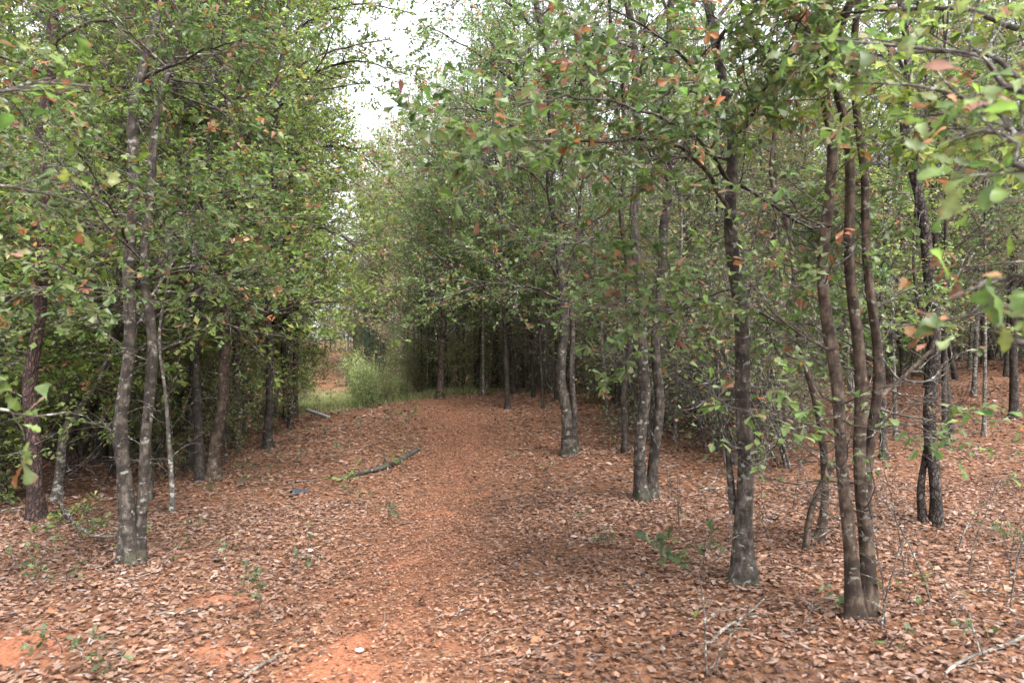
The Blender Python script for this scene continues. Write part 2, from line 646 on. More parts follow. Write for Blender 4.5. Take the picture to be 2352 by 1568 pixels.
CLAY = [(20, 1492, .3), (90, 1480, .17), (480, 1378, .15), (500, 1490, .15), (560, 1400, .1), (850, 1480, .14), (800, 1545, .22), (720, 1566, .15),
        (930, 1290, .12), (1350, 1268, .08), (1000, 1180, .1)]
CLAYW = [(hit(a, b)[:2], r) for a, b, r in CLAY]


def clay_at(x, y):
    c = .25 * np.exp(-(path_d(x, y) / .6) ** 2) * (1 - sstep(19, 26, y)) + .2 * np.exp(-(path_d(x, y) / 1.3) ** 2) * sstep(36, 44, y)
    xw, yw = x + .16 * wav(x, y, 61, 4.5) + .09 * wav(x, y, 63, 13), y + .16 * wav(x, y, 62, 4.5) + .09 * wav(x, y, 64, 13)
    for (cx, cy_), r in CLAYW:
        c = np.maximum(c, .95 * np.exp(-(((xw - cx) / (r * 1.2)) ** 2 + ((yw - cy_) / r) ** 2)))
    return np.clip(c, 0, 1)


def grass_at(x, y):
    cx = np.interp(y, PATH_Y, PATH_X)
    return sstep(16.5, 20, y) * (1 - sstep(38, 44, y)) * (1 - sstep(2.4, 4.2, np.abs(x - cx + .6)))


gx = axis(-260, 260, .13, 0, 1.08)
gy = axis(-30, 420, .13, 6, 1.055)
X, Yg = np.meshgrid(gx, gy)
V = np.stack([X, Yg, H(X, Yg)], -1).reshape(-1, 3)
ny, nx = X.shape
gi = np.arange(nx * ny).reshape(ny, nx)
F = np.stack([gi[:-1, :-1], gi[:-1, 1:], gi[1:, 1:], gi[1:, :-1]], -1).reshape(-1, 4)
mb = MB()
mb.add(V, F, np.stack([clay_at(X, Yg), grass_at(X, Yg), 0 * X], -1).reshape(-1, 3))
ground = mb.build('ground', ['ground'])
ground.data.attributes['tint'].name = 'cover'
tag(ground, 'undulating forest floor of brown soil and red clay', None, None, 'structure')

# leaf litter
rng = np.random.default_rng(11)
LIT = np.array([1.03, 1.14, 1.32]) * np.array([[.40, .225, .145], [.33, .175, .105], [.26, .13, .078], [.46, .285, .195], [.18, .085, .05], [.11, .055, .038], [.36, .16, .08], [.42, .32, .25], [.3, .2, .16]])
LITW = np.array([5, 5.5, 4.4, 1.8, 2.6, 1.6, 1.6, .4, 1.0])
mb = MB()
for y0, y1, dens, size in ((2.2, 8, 1500, .042), (8, 14, 440, .053), (14, 24, 115, .08), (24, 48, 18, .15), (48, 80, 5, .26)):
    n = int(.95 * (y1 ** 2 - y0 ** 2) * dens)
    y = np.sqrt(rng.uniform(y0 ** 2, y1 ** 2, n))
    x = rng.uniform(-.95, .95, n) * y
    keep = rng.uniform(0, 1, n) > np.clip(.95 * clay_at(x, y) + .92 * grass_at(x, y), 0, .9) + .22 * sstep(.1, .7, wav(x, y, 9, 1.3))
    x, y = x[keep], y[keep]
    n = len(x)
    pd = np.exp(-(path_d(x, y) / .62) ** 2) * (1 - sstep(18, 24, y))
    pos = np.stack([x, y, H(x, y) + rng.uniform(.003, .03, n)], -1)
    a = rng.uniform(0, 6.283, n)
    tilt = rng.normal(0, .28, (n, 2))
    D = np.stack([np.cos(a), np.sin(a), rng.normal(0, .22, n)], -1)
    N = np.stack([tilt[:, 0], tilt[:, 1], np.ones(n)], -1)
    flip = rng.uniform(0, 1, n) < .4
    N[flip] *= -1
    pos[flip, 2] += .008
    c = LIT[rng.choice(len(LIT), n, p=LITW / LITW.sum())] * rng.uniform(.38, .66, (n, 1)) * (1 - .38 * sstep(.0, .5, wav(x, y, 71, 2.3)))[:, None]
    c = c * (1 + pd[:, None] * np.array([.08, -.02, -.1]))
    mb_sz = size * np.clip(rng.lognormal(-.1, .36, n), .35, 1.9) * (1 - .42 * pd)
    put_leaves(mb, rng, pos, D, N, mb_sz, c, LITTER, 0, (.3, 2.2))
# leaves drifted against the trunks
for b_, r in FEET:
    n = 150
    a = rng.uniform(0, 6.283, n)
    d = r * .75 + np.abs(rng.normal(0, .14, n))
    x, y = b_[0] + d * np.cos(a), b_[1] + d * np.sin(a)
    lean = np.exp(-(d - r * .75) / .08)
    pos = np.stack([x, y, H(x, y) + .012 + .05 * lean * rng.uniform(0, 1, n)], -1)
    t_ = rng.uniform(0, 6.283, n)
    put_leaves(mb, rng, pos, np.stack([np.cos(t_), np.sin(t_), rng.normal(0, .4, n)], -1),
               np.stack([np.cos(a) * lean * 1.2 + rng.normal(0, .3, n), np.sin(a) * lean * 1.2 + rng.normal(0, .3, n), np.ones(n)], -1),
               rng.uniform(.03, .075, n), LIT[rng.choice(len(LIT), n, p=LITW / LITW.sum())] * rng.uniform(.36, .66, (n, 1)), LITTER, 0, (.3, 2))
# crumbled leaf on the trodden track
n = 22000
y = np.sqrt(rng.uniform(1.8 ** 2, 15 ** 2, n))
x = np.interp(y, PATH_Y, PATH_X) + rng.normal(0, .45, n)
a = rng.uniform(0, 6.283, n)
c = LIT[rng.choice(len(LIT), n, p=LITW / LITW.sum())] * rng.uniform(.45, .85, (n, 1)) * np.array([1.06, .88, .76])
put_leaves(mb, rng, np.stack([x, y, H(x, y) + rng.uniform(.003, .012, n)], -1), np.stack([np.cos(a), np.sin(a), rng.normal(0, .2, n)], -1),
           np.stack([rng.normal(0, .3, n), rng.normal(0, .3, n), np.ones(n)], -1), rng.uniform(.015, .04, n), c, LITTER, 0, (.3, 2))
# twig bits
n = 1500
y = np.sqrt(rng.uniform(2 ** 2, 13 ** 2, n))
x = rng.uniform(-.85, .85, n) * y
a = rng.uniform(0, 6.283, n)
ln = rng.uniform(.06, .36, n)
bow = rng.normal(0, .07, n)
P = np.stack([np.stack([x + ln * (q * np.cos(a) - bow * (1 - 4 * q * q) * np.sin(a)), y + ln * (q * np.sin(a) + bow * (1 - 4 * q * q) * np.cos(a)), 0 * x], -1) for q in (-.5, -.17, .17, .5)], 1)
P[..., 2] = H(P[..., 0], P[..., 1]) + rng.uniform(.015, .035, (n, 1))
tc_ = rng.choice(3, n)
tubes(mb, P, np.outer(rng.uniform(.0016, .0042, n), [1, .9, .8, .5]), 4, 0, None, np.repeat(np.array([[.09, .06, .045], [.2, .16, .13], [.13, .08, .05]])[tc_] * rng.uniform(.6, 1.2, (n, 1)), 16, 0))
tag(mb.build('leaf_litter', ['litter']), 'thick carpet of tan and brown fallen oak leaves', 'leaf litter', None, 'stuff')


# ------------------------------------------------------------------ leaf shapes for single leaves
def lobed(wide=1.0, bend=.1, lobes=True, curl=.06):
    """an oak leaf: lobed outline round a folded midrib."""
    if lobes:
        o = [(0, .015), (.12, .03), (.28, .1), (.36, .2), (.44, .12), (.56, .2), (.64, .33), (.72, .2), (.82, .22), (.9, .2), (1, 0)]
    else:
        o = [(0, .012), (.15, .03), (.35, .09), (.55, .17), (.72, .245), (.86, .26), (.95, .17), (1, 0)]
    o = np.array(o)
    k = len(o)
    zmid = -bend * o[:, 0] ** 2
    top = np.stack([o[:, 0], o[:, 1] * wide, zmid + curl * np.sin(o[:, 0] * 9) * .3 + o[:, 1] * .25], -1)
    bot = np.stack([o[:, 0], -o[:, 1] * wide, zmid - curl * np.sin(o[:, 0] * 7 + 1) * .3 + o[:, 1] * .2], -1)
    mid = np.stack([o[:, 0], 0 * o[:, 0], zmid], -1)
    V = np.concatenate([mid, top, bot])
    Fq = []
    for i in range(k - 1):
        Fq += [[i, i + 1, k + i + 1, k + i], [i, 2 * k + i, 2 * k + i + 1, i + 1]]
    return V, np.array(Fq)


def leaf_meshes(prefix, palname, mat, n, seed, lobes=True, spot=False):
    r = np.random.default_rng(seed)
    out = []
    for i in range(n):
        v, f = lobed(r.uniform(.85, 1.25), r.uniform(.05, .35), lobes, r.uniform(.05, .3))
        m = MB()
        c = pal(r, 1, palname)[0] * (.6 if prefix == 'fallen_leaf' else .5 if prefix == 'dry_leaf' else .8)
        col = np.tile(c, (len(v), 1)) * r.uniform(.8, 1.15, (len(v), 1))
        k3 = len(v) // 3
        col[:k3] *= 1.3
        if r.uniform() < .4:
            col[2 * k3 - 3:2 * k3] = (.16, .085, .045)
        m.add(v, f, col, 0, True)
        out.append(m.mesh(prefix, [mat]))
    return out


def place_leaf(name, me, parent, pos, D, N, size):
    from mathutils import Matrix
    D = nrm(np.asarray(D, float))
    N = np.asarray(N, float)
    N = nrm(N - (N @ D) * D)
    B = np.cross(N, D)
    o = bpy.data.objects.new(name, me)
    C.objects.link(o)
    o.parent = parent
    o.matrix_local = Matrix([[D[0] * size, B[0] * size, N[0] * size, pos[0]], [D[1] * size, B[1] * size, N[1] * size, pos[1]],
                             [D[2] * size, B[2] * size, N[2] * size, pos[2]], [0, 0, 0, 1]])
    return o


DRY = leaf_meshes('fallen_leaf', 'dry', 'dryone', 14, 5)
GRN = leaf_meshes('leaf', 'oak', 'leaf', 10, 6, False)
GRN2 = leaf_meshes('leaf', 'spring', 'leaf', 8, 7, True)
WEED = leaf_meshes('leaf', 'dark', 'leaf', 8, 9, True)
RST = leaf_meshes('dry_leaf', 'dry', 'leaf', 5, 8, True)

rng = np.random.default_rng(21)
for i in range(290):
    y = math.sqrt(rng.uniform(2.9 ** 2, 4.9 ** 2))
    x = rng.uniform(-.7, .7) * y
    if clay_at(x, y) > .5 and rng.uniform() < .8:
        continue
    a = rng.uniform(0, 6.28)
    place_leaf('fallen_leaf', DRY[rng.integers(len(DRY))], ground, (x, y, float(H(x, y)) + rng.uniform(.02, .04)),
               (math.cos(a), math.sin(a), rng.normal(0, .15)), (rng.normal(0, .3), rng.normal(0, .3), 1 if rng.uniform() < .6 else -1), rng.uniform(.05, .078))


# ------------------------------------------------------------------ the trees one can tell apart
TREES = []


def px_stem(pts, Y, lean=0.0, tops=None):
    """pts: (px, py, width in px) from base upward in the plane y = Y (leaning by lean metres of depth per metre of height)."""
    out, rad = [], []
    for px, py, w in pts:
        p = at(px, py, Y)
        yy = Y + lean * max(p[2] - .3, 0)
        p = at(px, py, yy)
        out.append(p)
        rad.append(w * .405 / FP * yy)
    return np.array(out), np.array(rad)


def tree(name, label, stems, bark, base_px=None, Y=None, crown=None, limbs=(), stubs=(), seed=1, top=None, group=None, roughness=.06, flr=.5, lean=0.0, sides=16):
    """stems in pixel coordinates; the trunk goes on above the picture to the height top."""
    b = hit(*base_px)
    Yb = b[1]
    root = empty(name, tuple(b))
    tag(root, label, 'tree', group)
    rngt = np.random.default_rng(seed)
    S = []
    for si, st in enumerate(stems):
        P, R = px_stem(st, Yb + .05 * si, lean)
        P = P - b
        P[0, 2] = min(P[0, 2], -.06)
        if top:
            d = nrm(P[-1] - P[-2])
            d = nrm(d + np.array([0, 0, 1.2]))
            n = 4
            L = max(top - P[-1, 2], .5)
            base, rb = P[-1], R[-1]
            for j in range(1, n + 1):
                w = np.array([rngt.normal(0, .12), rngt.normal(0, .12), 0]) * j
                P = np.vstack([P, base + d * L * j / n + w])
                R = np.append(R, rb * (1 - .8 * j / n))
        Ps, Rs = spline(P, R, .07)
        # irregular sway
        s = np.linspace(0, 1, len(Ps))
        Ps[:, 1] += .05 * np.sin(s * 9 + si) * s
        Ps[:, 0] += (.034 * np.sin(Ps[:, 2] * 2.3 + seed + si * 2) + .018 * np.sin(Ps[:, 2] * 5.1 + seed * 2)) * np.clip(Ps[:, 2], 0, 1)
        Rs = flare(Ps, Rs, flr)
        m = MB()
        tubes(m, Ps, Rs, sides, 0, bark_rough(seed * 7 + si, roughness))
        m.build('trunk', [bark], root)
        S.append((Ps, Rs))
    extra = []
    for lb in limbs:
        pts = [at(px, py, Yb + dy) - b for px, py, w, dy in lb]
        rad = [w * .34 / FP * (Yb + dy) for px, py, w, dy in lb]
        Ps, Rs = spline(pts, rad, .1)
        Ps[1:-1] += rngt.normal(0, .008, Ps[1:-1].shape)
        m = MB()
        tubes(m, Ps, Rs, 7, 0, bark_rough(seed * 3 + len(extra), .07))
        m.build('limb', [bark], root)
        ii = np.linspace(0, len(Ps) - 1, 9)
        i0 = np.minimum(ii.astype(int), len(Ps) - 2)
        ww = (ii - i0)[:, None]
        extra.append(((Ps[i0] * (1 - ww) + Ps[i0 + 1] * ww)[None], np.interp(ii, np.arange(len(Rs)), Rs)[None]))
    for lb in stubs:
        pts = [at(px, py, Yb + dy) - b for px, py, w, dy in lb]
        rad = [w * .5 / FP * (Yb + dy) for px, py, w, dy in lb]
        Ps, Rs = spline(pts, rad, .06)
        m = MB()
        tubes(m, Ps, Rs, 8, 0, bark_rough(seed * 5, .1))
        m.build('dead_stub', [bark], root)
    if crown:
        m = MB()
        crown_mesh(m, rngt, S, extra=extra or None, **crown)
        for Ps, Rs in S:      # bare side twigs low on the stem
            ii = np.linspace(0, len(Ps) - 1, 24).astype(int)
            Q, QR = spawn(rngt, Ps[ii][None], Rs[ii][None], 12, .08, .45, .75, 70, 8, .03, .2, .2, .3, .006, .6)
            tubes(m, Q, QR, 4, 0)
            Q2, QR2 = spawn(rngt, Q, QR, 5, .25, 1, .3, 45, 6, .0, .2, .3, .3, .003, .8)
            tubes(m, Q2, QR2, 3, 0)
        m.build('crown', ['twig', 'leaf'], root)
    TREES.append(b)
    return root


# left of the track
tree('pine_tree', 'tall reddish pine trunk beside the pale leaning stem and the forked oak',
     [[(85, 1195, 42), (80, 1080, 38), (78, 900, 36), (86, 650, 33), (100, 420, 30), (115, 150, 28), (124, -60, 26)]], 'pine', (85, 1195), seed=2, top=11,
     crown=dict(n1=22, t0=.16, t1=.8, L1=2.0, n2=8, L2=.8, n3=5, L3=.3, per=9, size=.06, palette='spring'), flr=.35)
tree('forked_oak', 'forked grey oak with two lichen-spotted stems and a mossy foot',
     [[(296, 1296, 44), (294, 1180, 38), (290, 1000, 36), (287, 820, 34), (290, 600, 31), (306, 400, 28), (322, 250, 27), (342, 150, 26), (366, -20, 23)],
      [(318, 1280, 34), (326, 1130, 28), (334, 930, 27), (340, 740, 26), (346, 520, 24), (362, 300, 22), (392, 110, 19), (430, -30, 16)]],
     'oak', (308, 1296), seed=3, top=9,
     limbs=[[(334, 178, 14, 0), (400, 150, 10, -.2), (470, 110, 7, -.4), (560, 90, 4, -.6)],
            [(296, 560, 10, 0), (250, 470, 8, -.4), (170, 330, 6, -.8), (60, 230, 4, -1.1)],
            [(344, 545, 9, 0), (420, 470, 7, -.2), (520, 440, 5, -.4), (640, 420, 3, -.5)],
            [(290, 690, 8, 0), (230, 665, 6, -.9), (120, 660, 5, -1.4), (10, 640, 3, -1.7)],
            [(350, 640, 7, 0), (430, 620, 6, .2), (540, 660, 4, .5), (620, 640, 3, .6)]],
     stubs=[[(281, 1240, 16, .05), (277, 1150, 15, .05), (273, 1090, 13, .05), (272, 1085, 5, .05)]],
     crown=dict(n1=18, t0=.2, t1=.85, L1=1.6, n2=9, L2=.75, n3=5, L3=.26, per=8, size=.055, palette='oak', red=1.1, r1=.011), flr=.45)
tree('leaning_stem', 'pale curved stem leaning over a bowed root between pine trunk and forked oak',
     [[(128, 1150, 26), (142, 1060, 24), (158, 980, 21), (185, 930, 15), (212, 880, 11), (228, 840, 8), (250, 790, 6)]], 'pale', (128, 1150), seed=4,
     limbs=[[(136, 1150, 12, -.1), (150, 1176, 12, -1.0), (178, 1208, 11, -1.8), (218, 1232, 10, -2.2), (268, 1230, 8, -2.2)], [(200, 905, 6, 0), (190, 870, 4, 0), (175, 850, 3, 0)]],
     crown=dict(n1=8, t0=.5, t1=1, L1=.7, n2=5, L2=.4, n3=4, L3=.2, per=7, size=.06, palette='spring'), flr=.3)
tree('oak_tree', 'reddish brown oak with a long low limb reaching over the track',
     [[(492, 1100, 36), (494, 1040, 30), (502, 950, 28), (513, 820, 27), (520, 640, 25), (524, 450, 22), (530, 300, 20), (520, 120, 17), (512, -40, 15)]],
     'oak_brown', (492, 1100), seed=5, top=13,
     limbs=[[(516, 760, 13, 0), (560, 735, 12, -.4), (640, 715, 10, -.9), (712, 698, 7, -1.3), (800, 690, 4, -1.6)],
            [(521, 600, 12, 0), (570, 520, 10, .2), (640, 440, 8, .3), (720, 380, 5, .3)],
            [(524, 470, 11, 0), (580, 420, 8, -.5), (660, 390, 7, -1), (760, 400, 5, -1.3), (850, 440, 3, -1.5)],
            [(526, 330, 10, 0), (600, 230, 8, 0), (690, 150, 7, .2), (790, 110, 6, .3), (900, 90, 3, .3)]],
     crown=dict(n1=30, t0=.17, t1=.9, L1=2.7, n2=9, L2=1.0, n3=5, L3=.32, per=9, size=.062, palette='spring'), flr=.6)
tree('oak_tree', 'straight dark trunk at the edge of the track just up from the reddish brown oak',
     [[(615, 1030, 24), (614, 960, 20), (618, 850, 19), (622, 700, 18), (628, 520, 16), (632, 330, 14), (640, 150, 12)]],
     'dark', (615, 1030), seed=6, top=13,
     limbs=[[(636, 250, 11, 0), (720, 170, 9, -.5), (820, 140, 7, -1), (930, 170, 4, -1.4)], [(630, 430, 10, 0), (710, 350, 8, -.6), (800, 340, 6, -1), (880, 400, 4, -1.3)],
            [(640, 120, 10, 0), (720, 40, 8, -.5), (830, 10, 6, -1), (950, 30, 4, -1.4)], [(626, 560, 9, 0), (700, 520, 8, -.8), (780, 540, 6, -1.4), (850, 600, 4, -1.8)]],
     crown=dict(n1=30, t0=.2, t1=.95, L1=2.6, n2=8, L2=1.0, n3=5, L3=.34, per=9, size=.066, palette='spring'), flr=.5)
tree('sapling', 'thin pale mottled sapling standing alone beside the forked oak',
     [[(396, 1176, 13), (392, 1100, 12), (386, 1010, 11), (379, 920, 10), (376, 820, 8), (380, 700, 7)]], 'pale', (396, 1176), seed=7, top=5,
     crown=dict(n1=12, t0=.3, t1=1, L1=.9, n2=5, L2=.5, n3=4, L3=.2, per=7, size=.06, palette='spring'), flr=.5)
tree('pine_tree', 'slimmer purplish pine trunk in the gloom behind the pale leaning stem',
     [[(166, 1100, 32), (163, 980, 29), (160, 800, 27), (168, 640, 26), (178, 450, 24), (190, 200, 22), (200, -20, 20)]], 'pine', (166, 1085), seed=8, top=13,
     crown=dict(n1=26, t0=.2, t1=.9, L1=2.2, n2=7, L2=.9, n3=5, L3=.3, per=8, size=.066, palette='spring'), flr=.3)

# right of the track
tree('oak_tree', 'grey oak with a thinner dark stem grown against its foot, first beyond the paired trunks',
     [[(1306, 1040, 32), (1302, 960, 29), (1296, 850, 27), (1290, 700, 25), (1280, 560, 23), (1270, 400, 21), (1258, 200, 18), (1238, 0, 16)],
      [(1322, 1046, 22), (1318, 960, 18), (1312, 870, 17), (1308, 760, 14), (1312, 640, 11), (1330, 520, 8)]],
     'oak', (1312, 1046), seed=9, top=13,
     limbs=[[(1285, 640, 12, 0), (1230, 560, 10, -.2), (1150, 500, 7, -.4), (1040, 480, 4, -.6)],
            [(1272, 470, 10, 0), (1225, 400, 8, 0), (1140, 370, 6, -.3), (1030, 370, 4, -.6), (930, 400, 3, -.9)],
            [(1262, 300, 10, 0), (1190, 200, 8, 0), (1090, 120, 6, -.3), (980, 60, 4, -.5)],
            [(1246, 80, 10, 0), (1160, 0, 8, -.2), (1060, -40, 6, -.4), (920, -20, 4, -.6)],
            [(1264, 330, 9, 0), (1180, 290, 7, -.2), (1080, 250, 5, -.4), (960, 260, 3, -.6)],
            [(1290, 690, 9, 0), (1220, 660, 8, -.6), (1120, 655, 6, -1.2), (1000, 690, 4, -1.6)],
            [(1288, 620, 8, 0), (1350, 520, 6, .2), (1430, 470, 4, .4)]],
     crown=dict(n1=18, t0=.22, t1=.9, L1=2.4, n2=9, L2=.95, n3=5, L3=.28, per=8, size=.055, palette='oak', red=1.1), flr=.4)
tree('oak_tree', 'single dark slender trunk between the two pairs of grey trunks',
     [[(1436, 1040, 20), (1438, 940, 17), (1440, 800, 16), (1438, 600, 15), (1434, 400, 14), (1428, 250, 12)]], 'dark', (1436, 1040), seed=10, top=11,
     crown=dict(n1=20, t0=.2, t1=.95, L1=1.7, n2=7, L2=.8, n3=4, L3=.26, per=7, size=.055, palette='olive', red=1.1), flr=.3)
tree('paired_oak', 'two grey lichen-patched oak trunks parting in a narrow V from one foot',
     [[(1476, 1150, 36), (1472, 1050, 32), (1472, 880, 31), (1470, 700, 30), (1467, 520, 27), (1464, 340, 25), (1452, 150, 22), (1444, -30, 20)],
      [(1496, 1130, 30), (1502, 1020, 27), (1512, 860, 27), (1520, 680, 26), (1526, 500, 25), (1532, 300, 23), (1540, 120, 21), (1550, -30, 20)]],
     'oak', (1484, 1150), seed=11, top=11,
     limbs=[[(1468, 560, 9, 0), (1400, 540, 7, -.3), (1300, 560, 5, -.6), (1180, 550, 3, -.8)],
            [(1526, 480, 9, 0), (1580, 430, 7, -.2), (1650, 400, 5, -.4), (1730, 390, 3, -.6)],
            [(1512, 740, 8, 0), (1600, 690, 7, -.4), (1700, 660, 5, -.7), (1810, 650, 3, -.9)],
            [(1470, 690, 7, 0), (1400, 700, 6, -.6), (1290, 690, 4, -1.0)]],
     crown=dict(n1=12, t0=.22, t1=.9, L1=1.5, n2=8, L2=.75, n3=5, L3=.25, per=6, size=.055, palette='oak', red=1.1, bare=.25), flr=.5)
tree('oak_tree', 'stout lichen-blotched oak with long arching limbs and a dead stub at its side',
     [[(1708, 1332, 60), (1705, 1230, 47), (1703, 1080, 43), (1703, 900, 41), (1700, 700, 38), (1696, 520, 36), (1688, 400, 33), (1672, 290, 29), (1652, 180, 27),
       (1628, 60, 24), (1600, -60, 22)]],
     'oak', (1708, 1336), seed=12, top=8,
     limbs=[[(1693, 545, 20, 0), (1650, 440, 16, -.15), (1590, 360, 13, -.35), (1510, 320, 11, -.6), (1380, 325, 9, -.9), (1230, 325, 7, -1.2), (1100, 320, 4, -1.4)],
            [(1690, 440, 18, 0), (1630, 350, 14, -.3), (1560, 290, 11, -.6), (1440, 240, 9, -1.0), (1330, 225, 7, -1.2), (1180, 240, 5, -1.5)],
            [(1672, 300, 14, 0), (1620, 200, 11, -.3), (1560, 120, 9, -.5), (1480, 60, 7, -.8), (1400, 20, 5, -1.0)],
            [(1690, 420, 15, 0), (1760, 460, 12, -.1), (1850, 520, 9, -.2), (1930, 570, 6, -.3)],
            [(1680, 330, 12, 0), (1740, 230, 10, -.4), (1800, 130, 8, -.8), (1850, 30, 6, -1.1)],
            [(1700, 690, 8, 0), (1620, 690, 6, -.1), (1540, 720, 4, -.2), (1480, 700, 3, -.2)],
            [(1704, 700, 9, 0), (1790, 740, 8, .2), (1860, 745, 6, .3), (1910, 780, 5, .4)]],
     stubs=[[(1684, 1180, 16, .05), (1678, 1110, 15, .05), (1673, 1050, 12, .05), (1670, 1012, 8, .05), (1672, 1006, 3, .05)]],
     crown=dict(n1=8, t0=.4, t1=.9, L1=1.5, n2=13, L2=.85, n3=5, L3=.25, per=7, size=.066, palette='oak', red=1.1, flat=.5), flr=.7)
tree('oak_tree', 'two crowded brown stems crossing upward from one dark foot ringed with bare earth',
     [[(1968, 1418, 46), (1955, 1330, 36), (1940, 1180, 34), (1928, 1000, 33), (1918, 820, 33), (1912, 640, 31), (1908, 480, 30), (1900, 330, 28), (1893, 150, 25)],
      [(1990, 1404, 44), (1992, 1290, 36), (1992, 1150, 36), (1990, 980, 34), (1978, 840, 32), (1960, 700, 30), (1942, 560, 28), (1930, 420, 26), (1926, 250, 23)],
      [(1994, 960, 26), (1996, 860, 27), (1994, 720, 26), (1990, 560, 24), (1986, 400, 22), (1978, 240, 20)]],
     'oak_brown', (1976, 1424), seed=13, top=7,
     limbs=[[(1920, 800, 9, 0), (1870, 790, 8, -.2), (1800, 740, 7, -.3), (1750, 690, 5, -.4)],
            [(1910, 520, 9, 0), (1850, 500, 7, -.2), (1790, 440, 5, -.4), (1720, 430, 4, -.5)],
            [(1930, 960, 7, -.15), (1990, 985, 7, -.3), (2060, 970, 6, -.4), (2130, 990, 5, -.4), (2230, 1060, 3, -.4)],
            [(1930, 955, 6, -.15), (1860, 975, 6, -.3), (1790, 950, 5, -.4), (1720, 960, 3, -.5)]],
     crown=dict(n1=7, t0=.5, t1=.97, L1=1.2, n2=6, L2=.6, n3=4, L3=.22, per=5, size=.055, palette='oak', red=1.1, bare=.45), flr=.5, roughness=.09)
tree('bent_sapling', 'slim grooved stem crossing a slanting sapling near the crowded brown stems',
     [[(1880, 1240, 26), (1893, 1160, 22), (1893, 1060, 21), (1880, 940, 20), (1860, 820, 18), (1835, 700, 16), (1812, 580, 15), (1790, 470, 14), (1765, 400, 11)]],
     'oak_brown', (1880, 1243), seed=14, top=6,
     crown=dict(n1=10, t0=.4, t1=.97, L1=1.0, n2=5, L2=.5, n3=4, L3=.2, per=4, size=.055, palette='olive', red=1.1, bare=.5), flr=.3)
tree('slanting_sapling', 'bare dark sapling slanting far over toward the blocky-barked trunk',
     [[(1848, 1262, 17), (1860, 1190, 16), (1885, 1115, 16), (1930, 1050, 15), (1985, 975, 15), (2040, 910, 14), (2095, 865, 13), (2150, 800, 9)]],
     'oak_brown', (1848, 1265), seed=15,
     crown=dict(n1=8, t0=.5, t1=1, L1=.7, n2=5, L2=.4, n3=3, L3=.2, per=0, size=.06, palette='olive'), flr=.2)
tree('rough_oak', 'dark blocky-barked trunk with a crooked dead stem beside it and lichen at the foot',
     [[(2150, 1205, 36), (2150, 1120, 32), (2146, 1000, 32), (2140, 860, 31), (2138, 720, 30), (2126, 580, 28), (2110, 440, 26), (2090, 280, 23), (2076, 100, 20)],
      [(2122, 1196, 20), (2114, 1130, 19), (2120, 1070, 17), (2130, 1000, 15), (2126, 930, 12), (2128, 900, 8)]],
     'rough', (2140, 1206), seed=16, top=9,
     limbs=[[(2132, 660, 8, 0), (2090, 690, 6, -.2), (2060, 640, 4, -.3)]],
     crown=dict(n1=16, t0=.32, t1=.9, L1=1.6, n2=7, L2=.7, n3=4, L3=.25, per=6, size=.055, palette='oak', red=1.1), flr=.25, roughness=.1)

print('key trees', len(TREES))

# ------------------------------------------------------------------ prototypes of the woodland trees, copied below
def proto(name, h, r, bark, crown, seed, wob=.12, stems=1, sides=9):
    root = empty(name)
    rg = np.random.default_rng(seed)
    S = []
    for s in range(stems):
        n = 7
        z = np.linspace(0, 1, n)
        off = rg.normal(0, wob, (n, 2)).cumsum(0) * z[:, None]
        if stems > 1:
            off += np.outer(z, rg.normal(0, h * .16, 2))
        P = np.stack([off[:, 0], off[:, 1], z * h * (rg.uniform(.75, 1) if s else 1) - .1], -1)
        if stems > 1:
            P[:, :2] += rg.normal(0, .08, 2)
        Ps, Rs = spline(P, r * (1 - .85 * z) * (rg.uniform(.6, 1) if s else 1), .25 if h > 3 else .1)
        Rs = flare(Ps, Rs, .5)
        m = MB()
        tubes(m, Ps, Rs, sides if h > 3 else 5, 0, bark_rough(seed + s, .06))
        S.append((Ps, Rs, m))
    if stems == 1:
        S[0][2].build('trunk', [bark], root)
    else:
        for _, _, m in S:
            m.build('stem', [bark], root)
    m = MB()
    crown_mesh(m, rg, [(a, b) for a, b, _ in S], **crown)
    m.build('crown', ['twig', 'leaf'], root)
    return root


